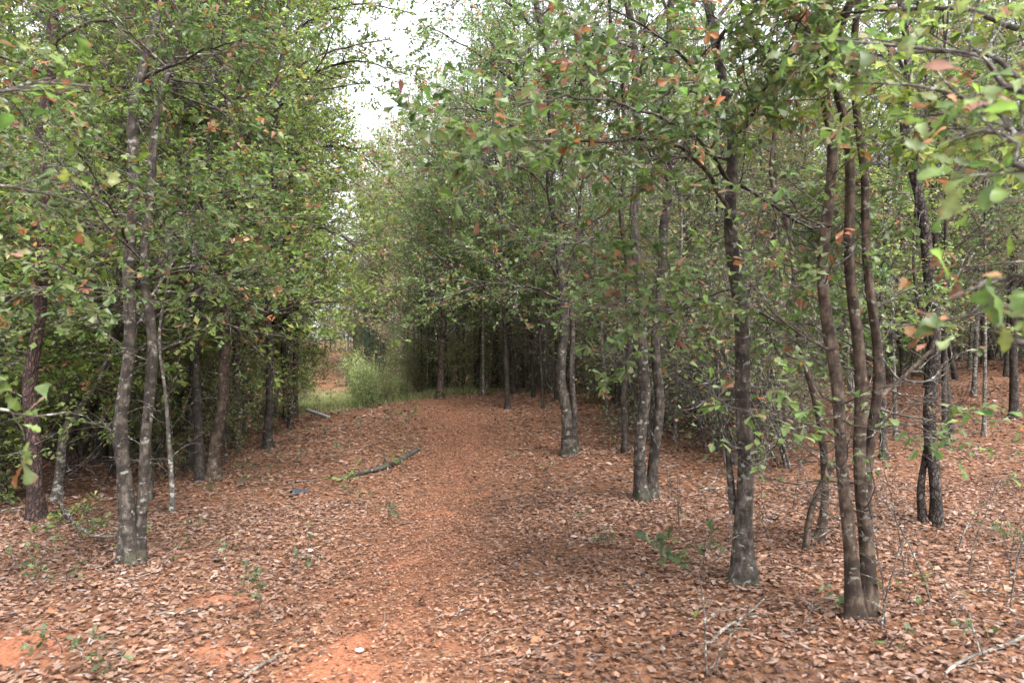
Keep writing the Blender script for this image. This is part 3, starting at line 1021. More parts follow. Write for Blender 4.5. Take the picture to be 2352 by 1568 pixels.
K2 = dict(tmpl=LEAF2)
PROTO = {
    'slim_a': proto('slim_oak', 11.5, .085, 'oak', dict(n1=42, t0=.24, t1=.93, L1=2.5, n2=9, L2=1.0, n3=5, L3=.35, per=5, size=.085, palette='spring', flat=.85, **K2), 101),
    'slim_b': proto('slim_oak', 11, .075, 'dark', dict(n1=36, t0=.2, t1=.92, L1=2.1, n2=9, L2=.9, n3=5, L3=.35, per=5, size=.085, palette='oak', flat=.85, **K2), 102),
    'dense': proto('dense_oak', 9, .09, 'oak_brown', dict(n1=46, t0=.18, t1=.99, L1=3.0, n2=9, L2=1.1, n3=6, L3=.35, per=5, size=.075, palette='oak', flat=.95, **K2), 103),
    'pine': proto('woodland_pine', 15, .12, 'pine', dict(n1=30, t0=.5, t1=.99, L1=2.2, n2=9, L2=1.0, n3=5, L3=.4, per=5, size=.1, palette='olive', **K2), 104),
    'thin': proto('thin_grey_tree', 11, .05, 'pale', dict(n1=36, t0=.18, t1=.99, L1=1.8, n2=9, L2=.8, n3=5, L3=.32, per=4, size=.07, palette='olive', bare=.45, **K2), 105),
    'tan': proto('fading_tree', 12, .09, 'pale', dict(n1=42, t0=.16, t1=.99, L1=2.3, n2=9, L2=1.0, n3=5, L3=.35, per=6, size=.09, palette='tan', **K2), 106),
    'young': proto('young_oak', 5.5, .04, 'oak', dict(n1=32, t0=.27, t1=.99, L1=1.9, n2=8, L2=.85, n3=5, L3=.3, per=5, size=.07, palette='spring', flat=.95, **K2), 107),
    'young_d': proto('young_oak', 4.5, .035, 'dark', dict(n1=28, t0=.14, t1=.99, L1=1.7, n2=8, L2=.75, n3=5, L3=.28, per=4, size=.055, palette='olive', flat=.95, bare=.2, **K2), 108),
    'spray': proto('young_oak', 3.4, .028, 'oak', dict(n1=26, t0=.22, t1=.99, L1=1.5, n2=8, L2=.7, n3=5, L3=.28, per=4, size=.065, palette='spring', flat=.95, **K2), 120),
    'pole': proto('bare_pole_tree', 8, .038, 'dark', dict(n1=26, t0=.2, t1=.99, L1=1.2, n2=7, L2=.6, n3=4, L3=.25, per=4, size=.07, palette='olive', bare=.35, **K2), 109),
    'shrub': proto('shrub', 1.9, .014, 'twig', dict(n1=6, t0=.15, t1=1, L1=.8, n2=5, L2=.45, n3=4, L3=.2, per=4, size=.05, palette='olive', r1=.007, **K2), 110, .05, 6),
    'shrub_g': proto('shrub', 1.6, .013, 'twig', dict(n1=6, t0=.12, t1=1, L1=.75, n2=5, L2=.4, n3=4, L3=.2, per=4, size=.055, palette='pinkish', r1=.007, **K2), 111, .05, 7),
    'brush': proto('bare_brush', 2.2, .013, 'twig', dict(n1=9, t0=.1, t1=1, L1=.9, n2=6, L2=.5, n3=4, L3=.28, per=1, size=.05, palette='olive', r1=.007, bare=.3, **K2), 112, .06, 6),
    'blue': proto('bluish_tree', 6, .06, 'oak', dict(n1=32, t0=.2, t1=.99, L1=1.8, n2=8, L2=.8, n3=5, L3=.35, per=6, size=.09, palette='blue', **K2), 113),
}
USED = set()


def place(kind, x, y, label, cat, group, s=1.0, rz=0.0, dz=0.0, tilt=(0, 0), sxy=None):
    p = PROTO[kind]
    o = copy_tree(p) if kind in USED else p
    USED.add(kind)
    o.location = (x, y, float(H(x, y)) + dz)
    o.rotation_euler = (tilt[0], tilt[1], rz)
    sxy = sxy or s
    o.scale = (sxy, sxy, s)
    tag(o, label, cat, group)
    return o


rng = np.random.default_rng(77)


def is_open(x, y, pad=0.0):
    return abs(x - np.interp(y, OPEN_Y, OPEN_C)) < np.interp(y, OPEN_Y, OPEN_W) + pad


SPOTS = []


def free(x, y, d, sight=.035):
    for b in TREES:
        if (b[0] - x) ** 2 + (b[1] - y) ** 2 < max(d, .6) ** 2:
            return False
        # keep the sight line to the marked trunks clear
        if y < b[1] and abs(x / y - b[0] / b[1]) < sight:
            return False
    return all((a - x) ** 2 + (c - y) ** 2 > d * d for a, c in SPOTS)


def limit(x, y):
    """how high the woods may stand here, from the notch of sky over the track."""
    u = x / y
    s = np.interp(u, [-.6, -.34, -.25, -.21, -.15, -.1, 0, .08, .3, .7], [.9, .62, .55, .42, .36, .42, .45, .46, .5, .6])
    return CAM_Z + s * y


KIND_WORDS = {'slim_a': 'tall green-leaved', 'slim_b': 'tall dark-stemmed', 'dense': 'low dense layered', 'pine': 'tall bare-trunked pine', 'thin': 'thin grey half-bare',
              'tan': 'fading tan-leaved', 'spray': 'slender low-branched young', 'young': 'low spreading bright-leaved young', 'young_d': 'low spreading olive-leaved young', 'pole': 'thin dark pole-like', 'blue': 'bluish green'}


ANCH = [(-.66, 'the reddish pine trunk'), (-.515, 'the forked oak'), (-.40, 'the low-limbed reddish oak'), (-.325, 'the dark trunk beside the track'), (-.24, 'the grassy clearing'),
        (-.16, 'the mossy log'), (-.04, 'the bend of the track'), (.08, 'the grey oak with a clinging stem'), (.185, 'the paired V-shaped oak'), (.31, 'the arching-limbed stout oak'),
        (.475, 'the crowded brown stems'), (.57, 'the blocky-barked trunk')]


def where(x, y):
    u = x / y
    a = min(ANCH, key=lambda q: abs(q[0] - u))[1]
    d = 'close behind' if y < 15 else 'some way behind' if y < 26 else 'far behind' if y < 45 else 'in farthest trees behind'
    return d + ' ' + a


def wood_label(kind, x, y):
    return '%s tree %s' % (KIND_WORDS[kind], where(x, y)), '%s trees %s' % (KIND_WORDS[kind], where(x, y))


def put_tree(kind, x, y, hmax=None, s=None):
    h = {'slim_a': 11.5, 'slim_b': 11, 'dense': 9, 'pine': 15, 'thin': 11, 'tan': 12, 'young': 5.5, 'spray': 3.4, 'young_d': 4.5, 'pole': 8, 'blue': 6}[kind]
    s = s or rng.uniform(.8, 1.25)
    hm = limit(x, y) - float(H(x, y))
    if h * s > hm * 1.15:
        s = max(hm / h * rng.uniform(.85, 1.05), .3)
    lb, gr = wood_label(kind, x, y)
    place(kind, x, y, lb, 'tree', gr, s, rng.uniform(0, 6.28), 0, (rng.normal(0, .03), rng.normal(0, .03)), s * rng.uniform(.9, 1.15))
    SPOTS.append((x, y))


# trunks the photograph shows behind the marked ones, by the foot they stand on
for px, py, kind, s in ((435, 1080, 'slim_b', 1.0), (461, 1104, 'slim_b', .8), (545, 1030, 'slim_a', .9), (660, 962, 'slim_b', 1.0), (676, 958, 'slim_a', .9),
                        (1166, 938, 'slim_b', .95), (1247, 938, 'pole', 1.3), (1278, 920, 'slim_b', 1.0), (1550, 1012, 'thin', 1.2), (1602, 992, 'slim_b', 1.0),
                        (1225, 912, 'pole', 1.2), (1396, 960, 'thin', 1.1), (2030, 1056, 'slim_a', .8), (2186, 1010, 'slim_b', .8), (2170, 1028, 'pole', 1.4),
                        (2260, 1000, 'thin', .9), (2058, 1010, 'thin', 1.3), (2330, 960, 'slim_b', .8), (1775, 1000, 'pine', .9), (1750, 985, 'thin', 1.2),
                        (1850, 990, 'thin', 1.0), (1640, 985, 'pole', 1.0), (30, 1050, 'slim_b', .9), (230, 1060, 'slim_b', 1.0), (260, 1090, 'pole', 1.2)):
    b = hit(px, py)
    put_tree(kind, b[0], b[1], s=s)

# the woods either side
def scatter(n, kinds, w, y0, y1, d, side, umax=.95, tries=60, pad=.3, sight=.035):
    done = 0
    for _ in range(n * tries):
        if done >= n:
            break
        y = math.sqrt(rng.uniform(y0 ** 2, y1 ** 2))
        x = rng.uniform(-umax, umax) * y
        c = np.interp(y, OPEN_Y, OPEN_C)
        if (side < 0) != (x < c) or is_open(x, y, pad) or not free(x, y, d, sight):
            continue
        put_tree(str(rng.choice(kinds, p=np.array(w) / sum(w))), x, y)
        done += 1
    return done


for x, y, k, sc_ in ((-5.3, 16.5, 'slim_a', .95), (-6.2, 21, 'slim_a', 1.0), (-4.9, 13.4, 'slim_a', .85), (-1.0, 21, 'slim_b', 1.0), (.4, 17.2, 'slim_a', .85), (-2.9, 25.5, 'thin', 1.15), (-3.2, 29, 'slim_a', 1.1), (-8.8, 27, 'slim_a', 1.1), (-9.6, 32, 'slim_a', 1.15), (-1.3, 24, 'thin', .9), (-4.2, 33, 'thin', 1.2)):
    put_tree(k, x, y, s=sc_)
scatter(9, ['spray'], [1], 6.6, 14, .8, -1, .78, 80, .3, .006)
scatter(10, ['spray'], [1], 14, 28, .8, -1, .6, 80, .3, .006)
scatter(16, ['young', 'young_d'], [5, 1], 6.8, 15, .9, -1, .8, 80, .3, .006)
scatter(20, ['pole', 'young', 'slim_a', 'thin'], [4, 3, 3, 2], 8.5, 16, .9, -1, .85, 80, .3, .02)
scatter(50, ['slim_a', 'slim_b', 'young', 'pole', 'pine', 'thin'], [5, 1, 4, 6, 1, 4], 14, 34, .9, -1, .85)
scatter(36, ['slim_a', 'tan', 'slim_b', 'thin', 'pine'], [5, 2, 1, 3, 1], 34, 75, 2.0, -1, .85)
scatter(22, ['thin', 'pole', 'young_d'], [4, 6, 4], 9.5, 16, .9, 1, .9, 80, .3, .02)
scatter(96, ['thin', 'slim_b', 'pole', 'dense', 'young_d', 'pine', 'slim_a', 'young'], [8, 2, 8, 1.5, 5, 1, 2, 2], 15, 36, .9, 1, .85)
scatter(42, ['thin', 'tan', 'slim_b', 'slim_a'], [4, 3, 2, 3], 36, 75, 2.0, 1, .85)
scatter(55, ['pole', 'thin'], [3, 2], 12, 30, .5, 1, .8, 80, .3, .012)
scatter(34, ['pole', 'thin'], [4, 1], 9, 24, .5, -1, .75, 80, .3, .012)
# bright shrub bank and bluish tree where the far track leaves the clearing, dense oak at the bend
for px, py, kind, s in ((1010, 930, 'dense', .85), (1110, 925, 'thin', .9),  (1180, 915, 'slim_b', .8)):
    b = hit(px, py)
    y = b[1] + 1.5
    put_tree(kind, b[0] / b[1] * y, y, s=s)
for x, y, kind, s in ((-9.9, 50, 'blue', .75), (-12.3, 59, 'blue', 1.0), (-15.6, 55, 'blue', .8), (-13.8, 46, 'spray', .9), (-17.4, 60, 'blue', .9), (-19.6, 80, 'slim_a', 1.0), (-21.2, 84, 'slim_a', 1.1), (-18.2, 82, 'tan', 1.0), (-18.9, 79, 'spray', 1.2), (-20.2, 80, 'spray', 1.3), (-20.6, 86, 'young', 1.3), (-19.4, 88, 'dense', .9), (-15.2, 50, 'spray', 1.0), (-13.9, 44, 'young', .8), (-13.2, 38, 'young', .7),
                       (-16.8, 55, 'young', .9), (-11.0, 55, 'young', .8), (-20.0, 66, 'young', 1.0), (-13.2, 66, 'young', 1.0)):
    put_tree(kind, x, y, s=s)


for _ in range(44):
    y = rng.uniform(44, 76)
    u = rng.uniform(-.31, -.06)
    if abs(u * y - np.interp(y, PATH_Y, PATH_X)) > (1.9 if u > -.235 else 3.0):
        put_tree(str(rng.choice(['slim_a', 'tan', 'young', 'thin'], p=[.4, .35, .05, .2])), u * y, y, s=rng.uniform(1.15, 1.6))


for _ in range(34):
    y = rng.uniform(23, 34)
    u = rng.uniform(-.16, .06)
    if not is_open(u * y, y, .2) and free(u * y, y, .45, .0):
        put_tree(str(rng.choice(['pole', 'slim_b', 'thin'], p=[.7, .15, .15])), u * y, y, s=rng.uniform(.8, 1.1))


def put_shrub(kind, x, y, s, label, group):
    place(kind, x, y, label, 'shrub', group, s, rng.uniform(0, 6.28), 0, (rng.normal(0, .06), rng.normal(0, .06)))


for px, py, s in ((840, 935, .75), (852, 940, .55), (838, 925, .9), (868, 930, .6), (830, 905, 1.0), (842, 908, 1.2), (880, 926, .8), (842, 900, 1.2)):
    b = hit(px, py)
    x, y = b[0] / b[1] * (b[1] + 1), b[1] + 1
    put_shrub('shrub_g', x, y, s, 'pale green shrub crowding the dark wood edge by the grassy clearing', 'pale shrubs by the clearing')
for _ in range(22):
    y = rng.uniform(24, 40)
    u = rng.uniform(-.2, -.09)
    if not is_open(u * y, y, 0):
        k = str(rng.choice(['shrub', 'brush', 'shrub_g'], p=[.5, .3, .2]))
        word = {'shrub': 'olive-leaved shrub', 'shrub_g': 'pale-leaved shrub', 'brush': 'bare twiggy brush'}[k]
        put_shrub(k, u * y, y, rng.uniform(.8, 1.3), '%s under trees %s' % (word, where(u * y, y)), '%s %s' % (word, where(u * y, y)))
for _ in range(30):
    y = rng.uniform(36, 62)
    u = rng.uniform(-.2, .1)
    if not is_open(u * y, y, -1):
        put_shrub('shrub', u * y, y, rng.uniform(1.2, 1.9), 'olive-leaved shrub under trees %s' % where(u * y, y), 'olive-leaved shrub %s' % where(u * y, y))
for u, y, k, sc_ in ((-.279, 38, 'shrub_g', 1.1), (-.284, 42, 'shrub_g', 1.4), (-.276, 46, 'shrub', 1.5), (-.222, 44, 'shrub_g', 1.4), (-.228, 50, 'shrub', 1.6), (-.275, 53, 'shrub', 1.6), (-.29, 35, 'shrub', 1.2)):
    put_shrub(k, u * y, y, sc_, '%s shrub flanking the red far track beyond the grassy clearing' % ('pale-leaved' if k == 'shrub_g' else 'olive-leaved'), '%s shrubs flanking the far track' % k.replace('shrub_g', 'pale').replace('shrub', 'olive'))
n = 0
for _ in range(4000):
    if n >= 270:
        break
    y = rng.uniform(8, 32)
    x = rng.uniform(-.85, .85) * y
    if is_open(x, y, .5) or any((b[0] - x) ** 2 + (b[1] - y) ** 2 < .5 for b in TREES):
        continue
    right = x > np.interp(y, OPEN_Y, OPEN_C)
    if not right and rng.uniform() < .45:
        continue
    if x / y > .36 and y < 15:
        continue
    k = str(rng.choice(['shrub', 'shrub_g', 'brush'], p=[.14, .06, .8] if right else [.5, .25, .25]))
    word = {'shrub': 'olive-leaved shrub', 'shrub_g': 'pale-leaved shrub', 'brush': 'bare twiggy brush'}[k]
    side = 'arching-oak' if right else 'forked-oak'
    put_shrub(k, x, y, rng.uniform(.8, 1.7) if k == 'brush' else rng.uniform(.6, 1.2), '%s under trees %s' % (word, where(x, y)), '%s %s' % (word, where(x, y)))
    n += 1

# the wood beyond, one mass
rng = np.random.default_rng(5)
mb = MB()
n = 70000
y = rng.uniform(78, 120, n)
x = rng.uniform(-1.0, 1.0, n) * y
lim = np.array([1.0])
u = x / y
cap = np.interp(u, [-.9, -.4, -.3, -.22, -.12, 0, .2, .9], [17, 15, 13, 11, 12, 13, 14, 15]) * (1 + .18 * wav(x, y, 31, .35))
keepm = path_d(x, y) > 1.6
z = H(x, y) + cap * rng.uniform(.12, 1, n) ** .8
ok = keepm
pos = np.stack([x, y, z], -1)[ok]
n = len(pos)
colm = np.where((rng.uniform(0, 1, n) < .35)[:, None], pal(rng, n, 'tan'), pal(rng, n, 'olive'))
put_leaves(mb, rng, pos, rng.normal(size=(n, 3)), rng.normal(size=(n, 3)) + np.array([0, 0, .7]), rng.uniform(.2, .42, n), colm, LEAF2, 1)
nt = 420
y = rng.uniform(76, 118, nt)
x = rng.uniform(-1, 1, nt) * y
k_ = path_d(x, y) > 1.6
x, y = x[k_], y[k_]
nt = len(x)
hh = rng.uniform(8, 14, nt)
zz = H(x, y)
P = np.stack([np.stack([x + rng.normal(0, .2, nt) * j, y, zz - .2 + hh * j / 3], -1) for j in range(4)], 1)
tubes(mb, P, np.outer(rng.uniform(.06, .14, nt), np.linspace(1, .25, 4)), 4, 0)
tag(mb.build('distant_woods', ['pale', 'leaf']), 'hazy olive and tan wood closing the view beyond the far track', 'woods', None, 'stuff')

# ------------------------------------------------------------------ near branches with leaves one can count
def leafy_tree(name, label, base, trunk_pts, bark, branches, seed, leaf_sets, weights, nleaf, size, crown_limbs=()):
    """a tree beside the camera; each branch is a part and each leaf a sub-part."""
    rg = np.random.default_rng(seed)
    root = empty(name, base)
    tag(root, label, 'tree')
    m = MB()
    Ps, Rs = spline(np.array([p[:3] for p in trunk_pts]), [p[3] for p in trunk_pts], .08)
    tubes(m, Ps, flare(Ps, Rs, .4), 14, 0, bark_rough(seed))
    m.build('trunk', [bark], root)
    for br in branches:
        pts = np.array([at(a, b_, c) if isinstance(a, (int, float)) and c else np.array(a) for a, b_, c, w in br['pts']]) - np.array(base)
        rad = [w for *_, w in br['pts']]
        if 'root' in br:
            pts = np.vstack([np.array(br['root']), pts])
            rad = [rad[0] * 1.5] + rad
        Ps, Rs = spline(pts, rad, .05)
        m = MB()
        tubes(m, Ps, Rs, 7, 0, bark_rough(seed + 9, .05))
        P1 = Ps[np.linspace(0, len(Ps) - 1, 20).astype(int)][None]
        R1 = Rs[np.linspace(0, len(Rs) - 1, 20).astype(int)][None]
        P2, R2 = spawn(rg, P1, R1, br.get('n2', 9), br.get('t0', .35), 1, br.get('L2', .32), 50, 7, -.01, .14, .5, .4, .004, .6)
        tubes(m, P2, R2, 5, 0)
        P3, R3 = spawn(rg, P2, R2, 2, .4, 1, .13, 45, 5, 0, .15, .4, .2, .0025, .7)
        tubes(m, P3, R3, 4, 0)
        bo = m.build('branch', ['twig'], root)
        tips = np.concatenate([P2[:, -1], P3[:, -1], P2[:, 3]])
        tang = nrm(np.concatenate([P2[:, -1] - P2[:, -2], P3[:, -1] - P3[:, -2], P2[:, 3] - P2[:, 2]]))
        cnt = br.get('n', nleaf)
        for i in range(cnt):
            j = rg.integers(len(tips))
            ls = RST if br.get('dry') else leaf_sets[rg.choice(len(leaf_sets), p=weights)]
            D = tang[j] * .6 + rg.normal(size=3) * np.array([.75, .75, .55]) + np.array([0, 0, -.15])
            N = np.array([0, -.25, 1.0]) + rg.normal(size=3) * .5
            place_leaf('leaf', ls[rg.integers(len(ls))], bo, tips[j] + rg.normal(0, .012, 3), D, N, size * rg.uniform(.6, 1.2))
    if crown_limbs:
        ex = []
        mc = MB()
        for lb in crown_limbs:
            Ps, Rs = spline(np.vstack([[0, .1, lb[0]]] + [at(*q) - np.array(base) for q in lb[1:]]), np.linspace(.018, .004, len(lb)), .06)
            tubes(mc, Ps, Rs, 7, 0, bark_rough(seed, .05))
            ii = np.linspace(len(Ps) * .15, len(Ps) - 1, 9).astype(int)
            ex.append((Ps[ii][None], Rs[ii][None]))
        P1 = np.concatenate([a for a, _ in ex])
        R1 = np.concatenate([b_ for _, b_ in ex])
        P2, R2 = spawn(rg, P1, R1, 16, .1, 1, .75, 50, 6, .0, .15, .6, .3, .006, .6)
        tubes(mc, P2, R2, 4, 0)
        P3, R3 = spawn(rg, P2, R2, 5, .2, 1, .24, 45, 4, 0, .2, .5, .2, .003, .6)
        tubes(mc, P3, R3, 3, 0)
        leaves_on(mc, rg, P3, 6, .075, 'spring', LEAF6)
        mc.build('crown', ['twig', 'leaf'], root)
    return root


bz = float(H(2.35, 1.5))
leafy_tree('overhanging_oak', 'blurred oak boughs with large green and russet leaves hanging in from beside the camera', (2.35, 1.5, bz),
           [(0, 0, -.1, .1), (-.03, .05, 1.2, .085), (.02, .1, 2.4, .07), (0, .1, 3.6, .055), (.05, .1, 5.2, .03)], 'oak',
           [dict(root=(0, .1, 2.6), pts=[(2420, 200, 2.4, .011), (2250, 130, 2.6, .009), (2100, 110, 2.8, .007), (1900, 90, 3.0, .004)], n2=24, L2=.45, n=120, t0=.08),
            dict(root=(0, .1, 2.2), pts=[(2450, 330, 2.3, .010), (2280, 250, 2.5, .008), (2120, 200, 2.7, .006), (1960, 190, 2.9, .003)], n2=20, L2=.42, n=90, t0=.1),
            dict(root=(0, .1, 1.9), pts=[(2440, 420, 1.8, .008), (2340, 330, 1.85, .006), (2260, 300, 1.9, .004), (2180, 330, 2.0, .003)], n2=12, L2=.28, n=36, t0=.2),
            dict(root=(0, .1, 1.6), pts=[(2440, 640, 1.75, .006), (2330, 640, 1.8, .004), (2240, 660, 1.8, .003), (2170, 690, 1.8, .002)], n2=5, L2=.12, n=14, t0=.72),
            dict(root=(0, .1, 1.55), pts=[(2440, 700, 2.2, .006), (2250, 720, 2.3, .004), (2130, 745, 2.4, .003), (2030, 745, 2.5, .002)], n2=5, L2=.1, n=10, t0=.86, dry=True),
            dict(root=(0, .1, 1.7), pts=[(2440, 600, 3.0, .005), (2250, 610, 3.2, .004), (2150, 620, 3.3, .003), (2080, 625, 3.4, .002)], n2=5, L2=.1, n=8, t0=.86, dry=True),
            dict(root=(0, .1, 1.45), pts=[(2450, 800, 1.45, .006), (2390, 790, 1.5, .004), (2330, 780, 1.5, .003)], n2=5, L2=.12, n=14, t0=.62)],
           31, [GRN, GRN2, RST], [.54, .41, .05], 40, .085,
           [(3.2, (2450, 40, 3.2), (2200, 20, 3.6), (1950, 30, 4.0), (1760, 60, 4.3)), (3.0, (2450, 170, 3.0), (2250, 120, 3.4), (2000, 130, 3.9), (1820, 170, 4.2)),
            (2.8, (2450, 300, 3.2), (2250, 260, 3.5), (2080, 270, 3.8)), (3.6, (2450, -120, 3.2), (2200, -140, 3.6), (1900, -100, 4.0))])
lz = float(H(-2.2, 1.6))
leafy_tree('overhanging_sapling', 'sapling boughs with green leaf sprays reaching in low before the pine trunk', (-2.5, 2.2, lz),
           [(0, 0, -.1, .05), (.02, 0, 1.0, .04), (-.02, .05, 2.2, .03), (.03, 0, 3.6, .015)], 'oak',
           [dict(root=(0, 0, 1.5), pts=[(-60, 930, 2.7, .006), (30, 950, 2.8, .005), (90, 955, 2.9, .004), (160, 945, 3.0, .002)], n2=7, L2=.16, n=30, t0=.3),
            dict(root=(0, 0, 2.2), pts=[(-60, 420, 2.7, .007), (80, 440, 2.9, .005), (200, 470, 3.1, .003)], n2=12, L2=.35, n=45, t0=.25),
            dict(root=(0, 0, 2.7), pts=[(-60, 200, 2.7, .008), (80, 190, 2.9, .006), (230, 200, 3.2, .004)], n2=12, L2=.35, n=40, t0=.25)],
           33, [GRN, GRN2, RST], [.45, .43, .12], 40, .085)

# ------------------------------------------------------------------ things on the ground
def stick(name, label, pts, widths, mat='stick', cat='stick', group=None, lift=.02, forks=()):
    w0 = [hit(a, b) for a, b in pts]
    b = w0[0].copy()
    widths = [w * .62 for w in widths]
    root_pts = np.array([p + np.array([0, 0, lift * .7]) - b for p in w0])
    Ps, Rs = spline(root_pts, widths, .05)
    rg = np.random.default_rng(int(abs(b[0] * 977 + b[1] * 131)) + 1)
    Ps[:, 2] += .008 * np.sin(np.linspace(0, 7, len(Ps)))
    m = MB()
    tubes(m, Ps, Rs, 8, 0, bark_rough(3, .1))
    e = []
    for f_, L in forks:
        i = int(f_ * (len(Ps) - 1))
        T = nrm(Ps[min(i + 1, len(Ps) - 1)] - Ps[i - 1])
        d = nrm(T + np.array([-T[1], T[0], .35]) * rg.choice([-1, 1]) * .8 + np.array([0, 0, .25]))
        k = 6
        q = np.array([Ps[i] + d * L * j / (k - 1) + rg.normal(0, .008, 3) * j for j in range(k)])
        tubes(m, q, Rs[i] * np.linspace(.6, .2, k), 5, 0)
    o = m.build(name, [mat])
    o.location = b
    return tag(o, label, cat, group)


stick('fallen_log', 'dark mossy curved log lying across the leaves beside the track', [(782, 1103), (830, 1092), (880, 1080), (920, 1060), (962, 1036)],
      [.025, .04, .05, .06, .05], 'mossy', 'log', None, .045, ((.45, .35), (.8, .2)))
stick('fallen_branch', 'bleached forked branch end lying on leaves below the stout oak', [(1630, 1490), (1670, 1450), (1705, 1425), (1755, 1385)], [.012, .014, .013, .007], 'stick', 'branch', None, .03, ((.3, .2), (.7, .25)))
stick('fallen_branch', 'long pale fallen branch with side twigs in front of the crowded brown stems', [(2170, 1562), (2215, 1530), (2270, 1505), (2360, 1475)], [.012, .015, .016, .017], 'stick', 'branch', None, .035, ((.2, .2), (.5, .3), (.8, .2)))
stick('fallen_stick', 'straight grey stick lying on the red clay of the track', [(560, 1566), (620, 1525), (690, 1478)], [.014, .016, .009], 'stick', 'stick', None, .025)
stick('fallen_stick', 'orange-brown twig running from the red clay patch toward the track', [(180, 1488), (250, 1472), (345, 1458), (400, 1440)], [.008, .008, .006, .003], 'oak_brown', 'stick', None, .025)
stick('fallen_stick', 'short bleached stick near the bare clay below the forked oak', [(360, 1420), (400, 1416), (440, 1408)], [.007, .012, .012], 'stick', 'stick', None, .03)
stick('fallen_stick', 'pale short stick lying in leaves below the two green seedlings', [(1630, 1546), (1655, 1540), (1662, 1532)], [.008, .01, .008], 'stick', 'stick', None, .03)
stick('fallen_stick', 'dark broken stick beside the foot of the slanting sapling', [(1752, 1196), (1795, 1194)], [.025, .02], 'dark', 'stick', None, .03)
stick('fallen_stick', 'pale branching stick lying behind the paired grey trunks', [(1605, 1132), (1640, 1126), (1680, 1118)], [.02, .02, .012], 'stick', 'stick', None, .03, ((.4, .4),))
stick('fallen_stick', 'thin bleached stick in the open leaves beyond the blocky-barked trunk', [(2240, 1365), (2300, 1368), (2350, 1385)], [.007, .009, .006], 'stick', 'stick', None, .025)
stick('fallen_stick', 'thin grey stick in the leaf carpet between track and paired trunks', [(1000, 1428), (1030, 1415), (1075, 1405)], [.006, .008, .006], 'stick', 'stick', None, .025, ((.6, .15),))
stick('fallen_branch', 'bare bleached branch propped out toward the track from the paired trunks', [(1505, 1152), (1450, 1130), (1395, 1112), (1340, 1098)], [.012, .011, .009, .005], 'stick', 'branch', None, .16, ((.5, .4),))
stick('fallen_stick', 'pale bent stick under the pine beside the bowed root', [(0, 1190), (45, 1180), (85, 1170)], [.012, .014, .012], 'stick', 'stick', None, .1)
stick('fallen_stick', 'grey stick lying flat near the dark blue scrap', [(660, 1112), (700, 1106), (740, 1104)], [.008, .01, .006], 'stick', 'stick', None, .02)

# crumpled blue scrap
b = hit(690, 1132)
rg = np.random.default_rng(8)
k = 16
gx_, gy_ = np.meshgrid(np.linspace(-1, 1, k), np.linspace(-1, 1, k))
ang = np.arctan2(gy_, gx_)
env = .72 + .2 * np.sin(ang * 3 + 1) + .1 * np.sin(ang * 5)
hx = gx_ * .15 * env + .05 * gy_
hy = gy_ * .13 * env
hz = .035 + .03 * wav(gx_, gy_, 12, 3.4) + .015 * wav(gx_, gy_, 13, 8) - .02 * (gx_ ** 2 + gy_ ** 2)
q = np.arange(k * k).reshape(k, k)
Fq = np.stack([q[:-1, :-1], q[:-1, 1:], q[1:, 1:], q[1:, :-1]], -1).reshape(-1, 4)
m = MB()
m.add(np.stack([hx, hy, hz], -1).reshape(-1, 3), Fq)
o = m.build('cloth_scrap', ['cloth'])
o.location = b
o.rotation_euler = (0, 0, .6)
so = o.modifiers.new('thickness', 'SOLIDIFY')
so.thickness = .004
tag(o, 'crumpled dark blue scrap lying on the leaves left of the log'.replace(' left of', ' below'), 'cloth')


def pebble(px, py, r, label):
    b = hit(px, py)
    rg = np.random.default_rng(px)
    n, k = 8, 7
    th = np.linspace(0, math.pi, k)
    ph = np.arange(n) / n * 6.283
    T_, P_ = np.meshgrid(th, ph, indexing='ij')
    rr = r * (1 + .18 * np.sin(2 * P_ + 1) * np.sin(T_) + .12 * np.cos(3 * P_ + T_ * 2))
    v = np.stack([rr * np.sin(T_) * np.cos(P_) * 1.3, rr * np.sin(T_) * np.sin(P_), rr * np.cos(T_) * .65], -1).reshape(-1, 3)
    q = np.arange(n * k).reshape(k, n)
    f = np.stack([q[:-1], np.roll(q[:-1], -1, 1), np.roll(q[1:], -1, 1), q[1:]], -1).reshape(-1, 4)
    m = MB()
    m.add(v, f[:, ::-1])
    o = m.build('pebble', ['stone'])
    o.location = b + np.array([0, 0, r * .5 + .01])
    tag(o, label, 'stone')


pebble(826, 1503, .017, 'small white quartz pebble on the worn clay of the track')
pebble(712, 1270, .02, 'pale chip of stone among leaves beside the track')

# grey plank on a post by the clearing
b = hit(728, 962)
pa, pb_ = at(706, 941, b[1] + .5), at(754, 957, b[1] - .2)
root = empty('plank_bench', tuple(b))
tag(root, 'weathered grey plank tilted over a short post beside the grassy clearing', 'plank')


def board(p, q_, w, t):
    p, q_ = np.asarray(p, float), np.asarray(q_, float)
    d = nrm(q_ - p)
    s = nrm(np.cross(d, [0, 0, 1.0])) * w / 2
    n = np.cross(s, d)
    n = nrm(n) * t / 2
    v = np.array([p - s - n, p + s - n, p + s + n, p - s + n, q_ - s - n, q_ + s - n, q_ + s + n, q_ - s + n])
    return v, np.array([[0, 3, 2, 1], [4, 5, 6, 7], [0, 1, 5, 4], [1, 2, 6, 5], [2, 3, 7, 6], [3, 0, 4, 7]])


m = MB()
m.add(*board(pa - b, pb_ - b, .1, .045), (1, 1, 1), 0, False)
o = m.build('plank', ['plank'], root)
bv = o.modifiers.new('edge', 'BEVEL')
bv.width = .008
m = MB()
pm = pa * .58 + pb_ * .42
m.add(*board(np.array([pm[0], pm[1], H(pm[0], pm[1]) - .1]) - b, pm - b - np.array([0, 0, .03]), .09, .09), (1, 1, 1), 0, False)
o = m.build('post', ['plank'], root)


